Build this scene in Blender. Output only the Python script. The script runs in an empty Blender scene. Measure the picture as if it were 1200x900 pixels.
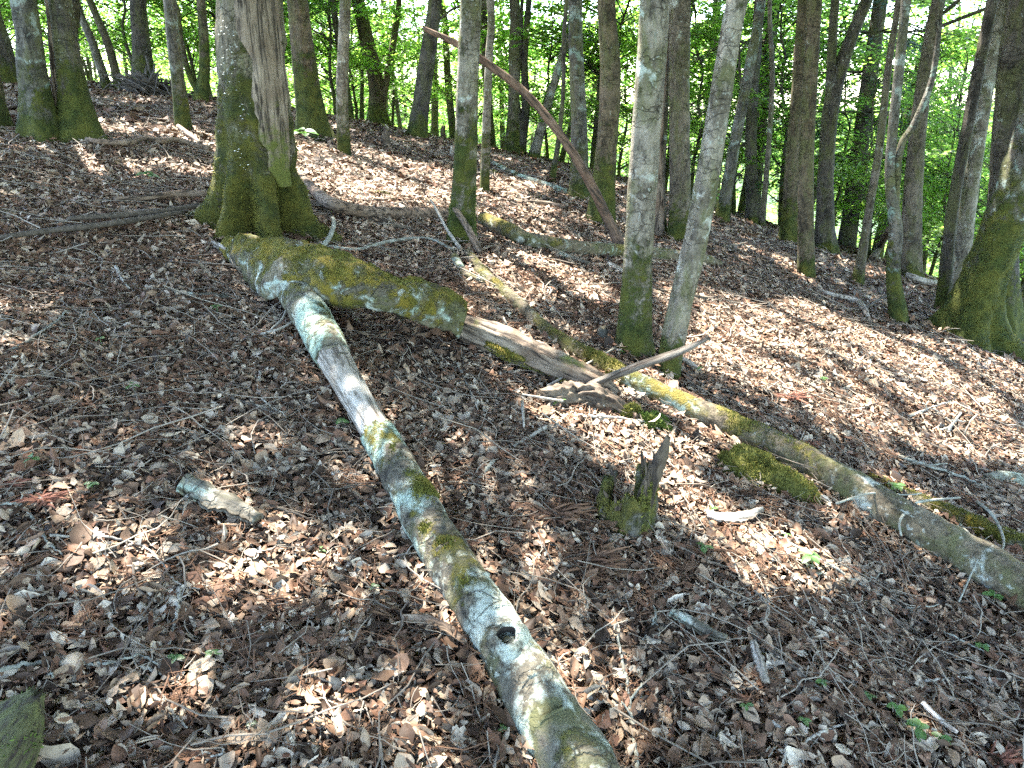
import bpy, math, random
import numpy as np
from mathutils import Vector

# ------------------------------------------------------------------ camera, sky, sun, exposure
scene = bpy.context.scene
F_PX, PITCH, EYE = 900.0, math.radians(19.85), 1.55      # focal length in photo pixels (1200 wide), tilt down, eye height
cam_data = bpy.data.cameras.new('camera')
cam_data.sensor_width = 36.0
cam_data.lens = 36.0 * F_PX / 1200.0
cam_data.clip_start = 0.05
cam_data.clip_end = 6000.0
cam = bpy.data.objects.new('camera', cam_data)
scene.collection.objects.link(cam)
cam.location = (0, 0, EYE)
cam.rotation_euler = (math.radians(90) - PITCH, 0, 0)
scene.camera = cam

SUN_EL, SUN_AZ = math.radians(65), math.radians(-38)      # azimuth from +Y towards +X
TO_SUN = np.array([math.sin(SUN_AZ) * math.cos(SUN_EL), math.cos(SUN_AZ) * math.cos(SUN_EL), math.sin(SUN_EL)])
world = bpy.data.worlds.new('World')
scene.world = world
world.use_nodes = True
wn = world.node_tree.nodes
sky = wn.new('ShaderNodeTexSky')
sky.sky_type = 'NISHITA'
sky.sun_disc = False
sky.sun_elevation = SUN_EL
sky.sun_rotation = SUN_AZ
sky.air_density = 1.0
sky.dust_density = 1.0
sky.ozone_density = 1.0
wn['Background'].inputs['Strength'].default_value = 0.15
world.node_tree.links.new(sky.outputs['Color'], wn['Background'].inputs['Color'])
sun_data = bpy.data.lights.new('sun', 'SUN')
sun_data.energy = 3.6
sun_data.angle = math.radians(0.53)
sun_data.color = (1.0, 0.95, 0.87)
sun = bpy.data.objects.new('sun', sun_data)
scene.collection.objects.link(sun)
sun.location = (-20, 25, 40)
sun.rotation_euler = Vector(TO_SUN).to_track_quat('Z', 'Y').to_euler()
scene.view_settings.view_transform = 'Standard'
scene.view_settings.look = 'None'
scene.view_settings.gamma = 1.0
scene.view_settings.use_curve_mapping = False
scene.view_settings.exposure = 3.85
scene.cycles.max_bounces = 7
scene.cycles.diffuse_bounces = 4
scene.cycles.glossy_bounces = 2
scene.cycles.transmission_bounces = 4
scene.cycles.use_denoising = False
scene.cycles.sample_clamp_indirect = 4.0

# ------------------------------------------------------------------ numeric helpers
rng = np.random.default_rng(7)
random.seed(7)

def _hash(i, j, k, seed):
    h = (i * 374761393 + j * 668265263 + k * 2147483647 + seed * 1274126177) & 0xFFFFFFFF
    h = ((h ^ (h >> 13)) * 1274126177) & 0xFFFFFFFF
    return ((h ^ (h >> 16)) & 0xFFFF) / 65535.0

def vnoise(P, scale=1.0, seed=0):
    """value noise in [-1, 1] at points P (N,3)"""
    P = np.asarray(P, float) * scale
    I = np.floor(P).astype(np.int64)
    f = P - I
    f = f * f * (3 - 2 * f)
    out = np.zeros(len(P))
    for a in (0, 1):
        for b in (0, 1):
            for c in (0, 1):
                w = (f[:, 0] if a else 1 - f[:, 0]) * (f[:, 1] if b else 1 - f[:, 1]) * (f[:, 2] if c else 1 - f[:, 2])
                out += w * _hash(I[:, 0] + a, I[:, 1] + b, I[:, 2] + c, seed)
    return out * 2 - 1

def fbm(P, scale, seed=0, octv=3):
    s, a, t = 0, 1.0, 0
    for o in range(octv):
        s = s + a * vnoise(P, scale * 2 ** o, seed + o)
        t += a
        a *= 0.5
    return s / t

def qpoly(t, c1, c2, lo, hi):
    tc = np.clip(t, lo, hi)
    return c1 * tc + c2 * tc * tc + (t - tc) * (c1 + 2 * c2 * tc)

def height(x, y):
    """forest floor: a hillside falling to the right, rounding over a ridge ahead, then a valley and a far hill"""
    x = np.asarray(x, float)
    y = np.asarray(y, float)
    z = qpoly(x, -0.22, -0.0098, -30, 14) + qpoly(y, 0.166, -0.0079, -8, 34)
    r = np.hypot(x, y)
    z = z + 0.05 * np.sin(0.9 * x + 0.6 * y + 1.0) * np.cos(0.7 * y - 0.5 * x) * np.clip((r - 1) / 4, 0, 1)
    z = z + 0.018 * np.sin(3.1 * x + 0.4) * np.sin(2.7 * y + 1.3) + 0.010 * np.sin(6.3 * x - 2.2 * y) + 0.008 * np.sin(5.2 * y + 4.1 * x + 2)
    floor = -62.0 + 8 * np.sin(x / 70 + 1) * np.cos(y / 90)
    z = np.where(z < floor + 12, floor + 12 * np.exp(np.minimum((z - floor - 12) / 12, 0)), z)
    hill = 78.0 * np.exp(-(((x - 620) / 420) ** 2 + ((y - 820) / 260) ** 2)) + 66 * np.exp(-(((x + 500) / 500) ** 2 + ((y - 1300) / 300) ** 2))
    return z + hill * np.clip((r - 150) / 200, 0, 1)

CP, SP = math.cos(PITCH), math.sin(PITCH)

def ray(u, v):
    a, b = (u - 600) / F_PX, (450 - v) / F_PX
    return np.array([a, CP + b * SP, -SP + b * CP])

def hit(u, v, lift=0.0):
    """the point of the forest floor (raised by lift) that lies in this direction from the eye"""
    d = ray(u, v)
    ts = np.concatenate([np.linspace(0.4, 20, 800), np.linspace(20, 120, 600)])
    z = EYE + d[2] * ts - height(d[0] * ts, d[1] * ts) - lift
    k = np.argmax(z < 0)
    if z[k] >= 0:
        k = np.argmin(z[:700])
        t = ts[k]
    else:
        lo, hi = ts[max(k - 1, 0)], ts[k]
        for _ in range(25):
            t = (lo + hi) / 2
            if EYE + d[2] * t - height(d[0] * t, d[1] * t) - lift < 0:
                hi = t
            else:
                lo = t
    return np.array([d[0] * t, d[1] * t, EYE + d[2] * t])

def at_y(u, v, y):
    d = ray(u, v)
    t = y / d[1]
    return np.array([d[0] * t, y, EYE + d[2] * t])

def depth(p):
    return p[1] * CP - (p[2] - EYE) * SP

def px2m(px, p):
    return px * depth(p) / F_PX

def project(P):
    d = P[:, 1] * CP - (P[:, 2] - EYE) * SP
    up = P[:, 1] * SP + (P[:, 2] - EYE) * CP
    return 600 + F_PX * P[:, 0] / d, 450 - F_PX * up / d

# ------------------------------------------------------------------ object helpers
COL = scene.collection

def tag(o, label=None, cat=None, group=None, kind=None):
    if label: o['label'] = label
    if cat: o['category'] = cat
    if group: o['group'] = group
    if kind: o['kind'] = kind
    return o

def empty(name, loc):
    o = bpy.data.objects.new(name, None)
    o.empty_display_size = 0.1
    COL.objects.link(o)
    o.location = tuple(loc)
    return o

def mesh_data(name, V, Fc, mats=None, smooth=True, attrs=None, mi=None):
    V = np.ascontiguousarray(V, dtype=np.float32)
    me = bpy.data.meshes.new(name)
    if isinstance(Fc, np.ndarray):
        n, k = Fc.shape
        me.vertices.add(len(V))
        me.vertices.foreach_set('co', V.ravel())
        me.loops.add(n * k)
        me.loops.foreach_set('vertex_index', np.ascontiguousarray(Fc, dtype=np.int32).ravel())
        me.polygons.add(n)
        me.polygons.foreach_set('loop_start', np.arange(0, n * k, k, dtype=np.int32))
        me.update(calc_edges=True)
    else:
        me.from_pydata([tuple(map(float, v)) for v in V], [], [tuple(map(int, f)) for f in Fc])
        me.update()
    me.polygons.foreach_set('use_smooth', np.full(len(me.polygons), bool(smooth)))
    if attrs:
        for an, av in attrs.items():
            a = me.attributes.new(an, 'FLOAT', 'POINT')
            a.data.foreach_set('value', np.ascontiguousarray(av, dtype=np.float32))
    if mats is not None:
        for m in (mats if isinstance(mats, (list, tuple)) else [mats]):
            me.materials.append(m)
    if mi is not None:
        me.polygons.foreach_set('material_index', np.asarray(mi, dtype=np.int32))
    return me

def obj(name, me, parent=None, loc=None):
    o = bpy.data.objects.new(name, me)
    COL.objects.link(o)
    if parent is not None: o.parent = parent
    if loc is not None: o.location = tuple(loc)
    return o

class MB:
    """collects shapes into one mesh"""
    def __init__(self):
        self.V, self.F, self.A, self.n = [], [], [], 0
    def add(self, V, Fc, moss=None):
        V = np.asarray(V, float)
        self.V.append(V)
        for f in Fc:
            self.F.append([int(i) + self.n for i in f])
        self.A.append(np.zeros(len(V)) if moss is None else np.asarray(moss, float))
        self.n += len(V)
    def build(self, name, mat, parent=None, origin=(0, 0, 0), smooth=True):
        V = np.vstack(self.V) - np.asarray(origin, float)
        o = obj(name, mesh_data(name, V, self.F, mat, smooth, {'moss': np.concatenate(self.A)}), parent)
        if parent is None: o.location = tuple(origin)
        return o

def spline(P, n):
    """Catmull-Rom through the rows of P, n samples"""
    P = np.asarray(P, float)
    if len(P) == 2:
        t = np.linspace(0, 1, n)[:, None]
        return P[0] * (1 - t) + P[1] * t
    Q = np.vstack([2 * P[0] - P[1], P, 2 * P[-1] - P[-2]])
    L = np.concatenate([[0], np.cumsum(np.linalg.norm(np.diff(P[:, :3], axis=0), axis=1) + 1e-9)])
    s = np.linspace(0, L[-1], n)
    k = np.clip(np.searchsorted(L, s, side='right') - 1, 0, len(P) - 2)
    t = ((s - L[k]) / (L[k + 1] - L[k]))[:, None]
    p0, p1, p2, p3 = Q[k], Q[k + 1], Q[k + 2], Q[k + 3]
    return 0.5 * (2 * p1 + (p2 - p0) * t + (2 * p0 - 5 * p1 + 4 * p2 - p3) * t ** 2 + (3 * p1 - p0 - 3 * p2 + p3) * t ** 3)

def frames(P):
    T = np.gradient(P, axis=0)
    T /= np.linalg.norm(T, axis=1)[:, None] + 1e-12
    a = np.array([1.0, 0, 0]) if abs(T[0, 0]) < 0.8 else np.array([0, 1.0, 0])
    n = a - T[0] * a.dot(T[0])
    n /= np.linalg.norm(n)
    N = [n]
    for i in range(1, len(P)):
        n = N[-1] - T[i] * N[-1].dot(T[i])
        n /= np.linalg.norm(n) + 1e-12
        N.append(n)
    N = np.array(N)
    return T, N, np.cross(T, N)

def tube(P, R, seg, mult=None, rough=0.0, rscale=8.0, seed=0, cap=True, jag=0.0):
    """tube along P with radii R; mult(k, theta) -> radius factor (rings, seg); rough = noise part of the radius"""
    P = np.asarray(P, float)
    n = len(P)
    T, N, B = frames(P)
    th = np.linspace(0, 2 * np.pi, seg, endpoint=False)
    rad = np.repeat(np.asarray(R, float)[:, None], seg, 1)
    if mult is not None: rad = rad * mult(np.arange(n)[:, None], th[None, :])
    V = P[:, None, :] + rad[:, :, None] * (np.cos(th)[None, :, None] * N[:, None, :] + np.sin(th)[None, :, None] * B[:, None, :])
    if rough > 0:
        W = V.reshape(-1, 3)
        d = (fbm(W, rscale, seed, 3) * rough).reshape(n, seg)
        rad2 = rad * (1 + d)
        V = P[:, None, :] + rad2[:, :, None] * (np.cos(th)[None, :, None] * N[:, None, :] + np.sin(th)[None, :, None] * B[:, None, :])
    if jag > 0:
        rj = np.random.default_rng(seed + 5)
        V[-1] += T[-1] * (rj.uniform(-0.3, 1, seg)[:, None] * jag)
        V[0] -= T[0] * (rj.uniform(-0.3, 1, seg)[:, None] * jag)
    V = V.reshape(-1, 3)
    i = np.arange(n - 1)[:, None] * seg
    j = np.arange(seg)[None, :]
    j2 = (j + 1) % seg
    Fq = np.stack([i + j, i + j2, i + seg + j2, i + seg + j], -1).reshape(-1, 4)
    Fc = Fq.tolist()
    if cap:
        c0, c1 = len(V), len(V) + 1
        V = np.vstack([V, P[0] + T[0] * min(R[0] * 0.3, 0.03) * (1 if jag else 0), P[-1] - T[-1] * min(R[-1] * 0.3, 0.03) * (1 if jag else 0)])
        for a in range(seg):
            Fc.append([c0, (a + 1) % seg, a])
            Fc.append([c1, (n - 1) * seg + a, (n - 1) * seg + (a + 1) % seg])
    return V, Fc

# ------------------------------------------------------------------ materials
def new_mat(name):
    m = bpy.data.materials.new(name)
    m.use_nodes = True
    nt = m.node_tree
    return m, nt, nt.nodes['Principled BSDF']

def nd(nt, kind, **kw):
    n = nt.nodes.new(kind)
    for k, v in kw.items():
        if k.startswith('i_'):
            key = k[2:].replace('_', ' ')
            n.inputs[key].default_value = v
        else:
            setattr(n, k, v)
    return n

def ramp(nt, fac, stops, interp='LINEAR'):
    r = nt.nodes.new('ShaderNodeValToRGB')
    r.color_ramp.interpolation = interp
    e = r.color_ramp.elements
    while len(e) < len(stops): e.new(0.5)
    for el, (p, c) in zip(e, stops):
        el.position = p
        el.color = (c, c, c, 1) if np.isscalar(c) else (*c, 1)
    nt.links.new(fac, r.inputs['Fac'])
    return r.outputs['Color']

def mix(nt, fac, a, b, mode='MIX'):
    m = nt.nodes.new('ShaderNodeMix')
    m.data_type = 'RGBA'
    m.blend_type = mode
    for sock, val in ((m.inputs[0], fac), (m.inputs[6], a), (m.inputs[7], b)):
        if hasattr(val, 'is_output'):
            nt.links.new(val, sock)
        elif np.isscalar(val):
            sock.default_value = val
        else:
            sock.default_value = (*val, 1)
    return m.outputs[2]

def math_n(nt, op, a, b=0.0, c=None, clamp=False):
    m = nt.nodes.new('ShaderNodeMath')
    m.operation = op
    m.use_clamp = clamp
    for k, val in enumerate((a, b, c)):
        if val is None: continue
        if hasattr(val, 'is_output'): nt.links.new(val, m.inputs[k])
        else: m.inputs[k].default_value = val
    return m.outputs[0]

def noise(nt, vec, scale, detail=5, rough=0.6, dist=0.0):
    n = nd(nt, 'ShaderNodeTexNoise', i_Scale=scale, i_Detail=detail, i_Roughness=rough, i_Distortion=dist)
    nt.links.new(vec, n.inputs['Vector'])
    return n.outputs['Fac']

def bark_mat(name, base, dark, lichen=0.3, moss=0.5, moss_col=(0.066, 0.086, 0.016), lich_col=(0.40, 0.42, 0.36), stretch=0.45, scale=1.0, up_moss=0.0, bump=0.9, speck=0.3, lscale=6.5, algae=(0.085, 0.088, 0.030), cracks=0.5, crack_z=1.0):
    """bark with fissures, crusts of lichen and moss (moss grows where the 'moss' attribute of the mesh is high)"""
    m, nt, bs = new_mat(name)
    co = nd(nt, 'ShaderNodeTexCoord').outputs['Object']
    mp = nd(nt, 'ShaderNodeMapping')
    mp.inputs['Scale'].default_value = (1, 1, stretch)
    nt.links.new(co, mp.inputs['Vector'])
    v = mp.outputs['Vector']
    n1 = noise(nt, v, 14 * scale, 8, 0.65, 0.4)
    n2 = noise(nt, v, 60 * scale, 5, 0.7)
    n3 = noise(nt, co, 3.2 * scale, 4, 0.55)
    col = mix(nt, ramp(nt, n1, [(0.40, 0.0), (0.58, 1.0)]), dark, base)
    col = mix(nt, ramp(nt, n2, [(0.38, 0.9), (0.53, 0.0)]), col, tuple(c * 0.4 for c in dark))
    col = mix(nt, ramp(nt, n3, [(0.35, 0.0), (0.7, 0.55)]), col, tuple(min(1, c * 1.7 + 0.03) for c in base))
    vor = nd(nt, 'ShaderNodeTexVoronoi', i_Scale=26 * scale)
    nt.links.new(v, vor.inputs['Vector'])
    alg = noise(nt, v, 5.5 * scale, 8, 0.7, 0.5)
    col = mix(nt, ramp(nt, alg, [(0.46, 0.0), (0.58, 0.75)]), col, algae)
    col = mix(nt, ramp(nt, noise(nt, v, 24 * scale, 6, 0.7), [(0.34, 0.8), (0.46, 0.0)]), col, tuple(c * 0.45 for c in dark))
    # pale lichen crusts: sharp-edged blotches plus fine specks
    ln = noise(nt, co, lscale * scale, 10, 0.66, 0.4)
    lm = ramp(nt, ln, [(0.69 - 0.24 * lichen, 0.0), (0.75 - 0.24 * lichen, 0.92)])
    ls = noise(nt, co, 38 * scale, 4, 0.6)
    lsm = ramp(nt, ls, [(0.66 - 0.13 * speck, 0.0), (0.70 - 0.13 * speck, 0.8)])
    lcol = mix(nt, ramp(nt, n2, [(0.3, 0.0), (0.7, 1.0)]), tuple(c * 0.62 for c in lich_col), lich_col)
    lsm = math_n(nt, 'MULTIPLY', lsm, ramp(nt, noise(nt, co, 4.1 * scale, 3), [(0.44, 0.05), (0.62, 1.0)]))
    col = mix(nt, lsm, col, lcol)
    hue = noise(nt, co, 2.3 * scale, 2)
    lcol2 = mix(nt, ramp(nt, hue, [(0.45, 0.0), (0.55, 1.0)]), lcol, tuple(c * k for c, k in zip(lich_col, (0.66, 0.80, 0.76))))
    lm = math_n(nt, 'MULTIPLY', lm, ramp(nt, n2, [(0.30, 0.25), (0.46, 1.0)]))
    col = mix(nt, lm, col, lcol2)
    # cracks across the bark
    mc = nd(nt, 'ShaderNodeMapping')
    mc.inputs['Scale'].default_value = (8 * scale, 8 * scale, 19 * scale * crack_z)
    nt.links.new(co, mc.inputs['Vector'])
    dn = nd(nt, 'ShaderNodeTexNoise', i_Scale=22.0, i_Detail=3.0)
    nt.links.new(co, dn.inputs['Vector'])
    vm = nd(nt, 'ShaderNodeVectorMath', operation='MULTIPLY_ADD')
    nt.links.new(dn.outputs['Color'], vm.inputs[0])
    vm.inputs[1].default_value = (0.8, 0.8, 0.8)
    nt.links.new(mc.outputs['Vector'], vm.inputs[2])
    ve = nd(nt, 'ShaderNodeTexVoronoi', feature='DISTANCE_TO_EDGE', i_Scale=1.0)
    nt.links.new(vm.outputs[0], ve.inputs['Vector'])
    crk = math_n(nt, 'MULTIPLY', ramp(nt, ve.outputs['Distance'], [(0.0, 1.0), (0.045, 0.0)]), ramp(nt, noise(nt, co, 5, 3), [(0.42, 0.0), (0.56, cracks)]))
    col = mix(nt, crk, col, tuple(c * 0.35 for c in dark))
    # moss
    at = nd(nt, 'ShaderNodeAttribute', attribute_name='moss')
    mn = noise(nt, co, 7 * scale, 7, 0.7, 0.3)
    f = math_n(nt, 'MULTIPLY_ADD', at.outputs['Fac'], 0.62 * moss, math_n(nt, 'MULTIPLY_ADD', mn, 1.5, -0.62))
    if up_moss:
        g = nd(nt, 'ShaderNodeNewGeometry')
        sx = nd(nt, 'ShaderNodeSeparateXYZ')
        nt.links.new(g.outputs['True Normal'], sx.inputs[0])
        f = math_n(nt, 'MULTIPLY_ADD', sx.outputs[2], up_moss, f)
    mm = ramp(nt, math_n(nt, 'MULTIPLY_ADD', noise(nt, co, 42 * scale, 4, 0.7), 0.34, math_n(nt, 'ADD', f, -0.17)), [(0.44, 0.0), (0.58, 1.0)])
    mfine = noise(nt, co, 150, 3, 0.7)
    mcol = mix(nt, ramp(nt, mfine, [(0.3, 0.0), (0.72, 1.0)]), tuple(c * 0.3 for c in moss_col), tuple(min(1, c * 1.5) for c in moss_col))
    mcol = mix(nt, ramp(nt, noise(nt, co, 17, 4, 0.65), [(0.40, 0.75), (0.58, 0.0)]), mcol, (moss_col[0] * 0.36, moss_col[1] * 0.40, moss_col[2] * 0.4))
    mcol = mix(nt, ramp(nt, noise(nt, co, 9, 3), [(0.4, 0.0), (0.65, 0.8)]), mcol, (moss_col[0] * 1.75, moss_col[1] * 1.35, moss_col[2] * 1.2))
    col = mix(nt, mm, col, mcol)
    nt.links.new(col, bs.inputs['Base Color'])
    bs.inputs['Roughness'].default_value = 0.85
    bs.inputs['Specular IOR Level'].default_value = 0.25
    hgt = math_n(nt, 'MULTIPLY_ADD', n1, 1.0, math_n(nt, 'MULTIPLY', n2, 0.45))
    hgt = math_n(nt, 'MULTIPLY_ADD', crk, -0.9, math_n(nt, 'MULTIPLY_ADD', vor.outputs['Distance'], 0.5, hgt))
    hgt = math_n(nt, 'MULTIPLY_ADD', mm, math_n(nt, 'MULTIPLY', mfine, 1.6), hgt)
    bp = nd(nt, 'ShaderNodeBump', i_Strength=bump, i_Distance=0.016)
    nt.links.new(hgt, bp.inputs['Height'])
    nt.links.new(bp.outputs['Normal'], bs.inputs['Normal'])
    return m

def wood_mat(name, c1, c2, stretch_axis=(1, 1, 0.08), moss=0.0, bump=0.6, sc=40.0, dark=(0.03, 0.022, 0.016)):
    """weathered bare wood with grain along the axis given by the stretch"""
    m, nt, bs = new_mat(name)
    co = nd(nt, 'ShaderNodeTexCoord').outputs['Object']
    mp = nd(nt, 'ShaderNodeMapping')
    mp.inputs['Scale'].default_value = stretch_axis
    nt.links.new(co, mp.inputs['Vector'])
    g1 = noise(nt, mp.outputs['Vector'], sc, 6, 0.7, 0.3)
    g2 = noise(nt, co, 5, 4)
    col = mix(nt, ramp(nt, g1, [(0.42, 0.0), (0.50, 0.65), (0.64, 1.0)]), dark, c1)
    col = mix(nt, ramp(nt, g2, [(0.38, 0.0), (0.66, 1.0)]), col, mix(nt, ramp(nt, g1, [(0.40, 0.0), (0.54, 1.0)]), dark, c2))
    if moss:
        at = nd(nt, 'ShaderNodeAttribute', attribute_name='moss')
        f = math_n(nt, 'MULTIPLY_ADD', at.outputs['Fac'], 0.6 * moss, math_n(nt, 'MULTIPLY_ADD', noise(nt, co, 9, 6, 0.7), 0.9, -0.3))
        mf = noise(nt, co, 150, 3, 0.7)
        mcol = mix(nt, ramp(nt, mf, [(0.3, 0.0), (0.7, 1.0)]), (0.035, 0.042, 0.009), (0.13, 0.14, 0.028))
        col = mix(nt, ramp(nt, f, [(0.42, 0.0), (0.55, 1.0)]), col, mcol)
    nt.links.new(col, bs.inputs['Base Color'])
    bs.inputs['Roughness'].default_value = 0.8
    bs.inputs['Specular IOR Level'].default_value = 0.25
    bp = nd(nt, 'ShaderNodeBump', i_Strength=bump, i_Distance=0.01)
    nt.links.new(g1, bp.inputs['Height'])
    nt.links.new(bp.outputs['Normal'], bs.inputs['Normal'])
    return m

def leaf_mat(name, c_lo, c_hi, t_lo, t_hi, trans=0.5, gloss=0.15):
    """living leaf: reflects a little, lets light through"""
    m = bpy.data.materials.new(name)
    m.use_nodes = True
    nt = m.node_tree
    nt.nodes.clear()
    out = nt.nodes.new('ShaderNodeOutputMaterial')
    geo = nd(nt, 'ShaderNodeNewGeometry')
    co = nd(nt, 'ShaderNodeTexCoord').outputs['Object']
    k = math_n(nt, 'MULTIPLY_ADD', geo.outputs['Random Per Island'], 0.65, math_n(nt, 'MULTIPLY', noise(nt, co, 0.8, 2), 0.4))
    oi = nd(nt, 'ShaderNodeObjectInfo')
    k = math_n(nt, 'MULTIPLY_ADD', oi.outputs['Random'], 0.25, math_n(nt, 'ADD', k, -0.12), clamp=True)
    d = nd(nt, 'ShaderNodeBsdfDiffuse')
    t = nd(nt, 'ShaderNodeBsdfTranslucent')
    g = nd(nt, 'ShaderNodeBsdfGlossy', i_Roughness=0.45)
    g.inputs['Color'].default_value = (0.8, 0.8, 0.8, 1)
    nt.links.new(mix(nt, k, c_lo, c_hi), d.inputs['Color'])
    nt.links.new(mix(nt, k, t_lo, t_hi), t.inputs['Color'])
    a = nd(nt, 'ShaderNodeMixShader')
    a.inputs[0].default_value = trans
    nt.links.new(d.outputs[0], a.inputs[1])
    nt.links.new(t.outputs[0], a.inputs[2])
    b = nd(nt, 'ShaderNodeMixShader')
    b.inputs[0].default_value = gloss * 0.3
    nt.links.new(a.outputs[0], b.inputs[1])
    nt.links.new(g.outputs[0], b.inputs[2])
    nt.links.new(b.outputs[0], out.inputs['Surface'])
    return m

PALETTE = [(0.0, (0.030, 0.020, 0.014)), (0.14, (0.075, 0.047, 0.032)), (0.30, (0.16, 0.102, 0.068)), (0.44, (0.165, 0.085, 0.055)),
           (0.56, (0.245, 0.17, 0.115)), (0.70, (0.34, 0.26, 0.19)), (0.82, (0.26, 0.22, 0.18)), (0.93, (0.44, 0.37, 0.29)), (1.0, (0.56, 0.50, 0.42))]

def litter_mat(name, per_object=False, dark=1.0):
    m, nt, bs = new_mat(name)
    geo = nd(nt, 'ShaderNodeNewGeometry')
    co = nd(nt, 'ShaderNodeTexCoord').outputs['Object']
    r = nd(nt, 'ShaderNodeObjectInfo').outputs['Random'] if per_object else geo.outputs['Random Per Island']
    pos = geo.outputs['Position']
    r2 = math_n(nt, 'MULTIPLY_ADD', noise(nt, pos, 1.7, 3), 0.5, math_n(nt, 'ADD', r, -0.27), clamp=True)
    col = ramp(nt, r2, [(p, (cc[0] * 0.99, cc[1] * 0.95, cc[2] * 0.88)) for p, cc in PALETTE])
    sp = noise(nt, co, 90 if not per_object else 60, 4, 0.7)
    col = mix(nt, ramp(nt, sp, [(0.3, 0.45), (0.55, 0.0)]), col, (0.05, 0.03, 0.02))
    nt.links.new(col, bs.inputs['Base Color'])
    bs.inputs['Roughness'].default_value = 0.6
    bs.inputs['Specular IOR Level'].default_value = 0.22
    bp = nd(nt, 'ShaderNodeBump', i_Strength=0.35, i_Distance=0.003)
    nt.links.new(sp, bp.inputs['Height'])
    nt.links.new(bp.outputs['Normal'], bs.inputs['Normal'])
    return m

def ground_mat():
    """humus and trodden leaf scraps, seen between and beyond the fallen leaves"""
    m, nt, bs = new_mat('forest_floor')
    co = nd(nt, 'ShaderNodeTexCoord').outputs['Object']
    vo = nd(nt, 'ShaderNodeTexVoronoi', i_Scale=26.0, i_Randomness=1.0)
    dn = nd(nt, 'ShaderNodeTexNoise', i_Scale=18.0, i_Detail=4.0)
    nt.links.new(co, dn.inputs['Vector'])
    vm = nd(nt, 'ShaderNodeVectorMath', operation='MULTIPLY_ADD')
    nt.links.new(dn.outputs['Color'], vm.inputs[0])
    vm.inputs[1].default_value = (0.06, 0.06, 0.06)
    nt.links.new(co, vm.inputs[2])
    nt.links.new(vm.outputs[0], vo.inputs['Vector'])
    sx = nd(nt, 'ShaderNodeSeparateColor')
    nt.links.new(vo.outputs['Color'], sx.inputs[0])
    k = math_n(nt, 'MULTIPLY_ADD', noise(nt, co, 1.3, 4), 0.5, math_n(nt, 'MULTIPLY_ADD', sx.outputs[0], 0.8, -0.25), clamp=True)
    col = ramp(nt, k, PALETTE)
    col = mix(nt, ramp(nt, noise(nt, co, 40, 5, 0.7), [(0.35, 0.7), (0.6, 0.0)]), col, (0.035, 0.024, 0.017))
    # beyond the ridge the slope and the far hills are wooded
    cd = nd(nt, 'ShaderNodeVectorMath', operation='LENGTH')
    nt.links.new(co, cd.inputs[0])
    far = nd(nt, 'ShaderNodeMapRange')
    far.inputs['From Min'].default_value = 45
    far.inputs['From Max'].default_value = 90
    nt.links.new(cd.outputs['Value'], far.inputs['Value'])
    green = ramp(nt, noise(nt, co, 0.09, 8, 0.75), [(0.35, (0.020, 0.040, 0.014)), (0.65, (0.055, 0.095, 0.03))])
    col = mix(nt, far.outputs[0], col, green)
    nt.links.new(col, bs.inputs['Base Color'])
    bs.inputs['Roughness'].default_value = 0.8
    bs.inputs['Specular IOR Level'].default_value = 0.2
    bp = nd(nt, 'ShaderNodeBump', i_Strength=0.8, i_Distance=0.02)
    nt.links.new(math_n(nt, 'ADD', vo.outputs['Distance'], noise(nt, co, 60, 4)), bp.inputs['Height'])
    nt.links.new(bp.outputs['Normal'], bs.inputs['Normal'])
    return m

def plain_mat(name, c1, c2, scale=30.0, rough=0.8, bump=0.3, island=False):
    m, nt, bs = new_mat(name)
    co = nd(nt, 'ShaderNodeTexCoord').outputs['Object']
    n1 = noise(nt, co, scale, 5, 0.65)
    f = ramp(nt, n1, [(0.32, 0.0), (0.68, 1.0)])
    if island:
        g = nd(nt, 'ShaderNodeNewGeometry')
        f = math_n(nt, 'MULTIPLY_ADD', g.outputs['Random Per Island'], 0.7, math_n(nt, 'MULTIPLY', n1, 0.3))
    nt.links.new(mix(nt, f, c1, c2), bs.inputs['Base Color'])
    bs.inputs['Roughness'].default_value = rough
    bs.inputs['Specular IOR Level'].default_value = 0.25
    if bump:
        bp = nd(nt, 'ShaderNodeBump', i_Strength=bump, i_Distance=0.006)
        nt.links.new(n1, bp.inputs['Height'])
        nt.links.new(bp.outputs['Normal'], bs.inputs['Normal'])
    return m

M = {}
M['ground'] = ground_mat()
M['litter'] = litter_mat('leaf_litter')
M['leaf_piece'] = litter_mat('fallen_leaf', True)
M['pale_leaf'] = plain_mat('pale_leaf', (0.17, 0.135, 0.10), (0.37, 0.32, 0.255), 25, 0.6, 0.2)
M['bark_grey'] = bark_mat('grey_bark', (0.13, 0.105, 0.075), (0.045, 0.036, 0.026), 0.35, 1.0)
M['bark_pale'] = bark_mat('pale_lichened_bark', (0.20, 0.175, 0.135), (0.075, 0.062, 0.045), 0.50, 1.0, lich_col=(0.43, 0.44, 0.39), speck=0.5)
M['bark_brown'] = bark_mat('brown_bark', (0.105, 0.078, 0.045), (0.038, 0.029, 0.018), 0.06, 1.0, speck=0.1)
M['bark_dark'] = bark_mat('dark_bark', (0.075, 0.062, 0.046), (0.024, 0.02, 0.016), 0.18, 1.0, speck=0.2)
M['bark_teal'] = bark_mat('blue_green_lichened_bark', (0.105, 0.095, 0.075), (0.035, 0.032, 0.025), 0.62, 1.0, lich_col=(0.27, 0.31, 0.27), speck=0.4)
M['bark_big'] = bark_mat('old_mossy_bark', (0.14, 0.115, 0.075), (0.045, 0.036, 0.022), 0.22, 1.0, moss_col=(0.078, 0.090, 0.015), bump=1.0, stretch=0.3, speck=0.45)
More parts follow.
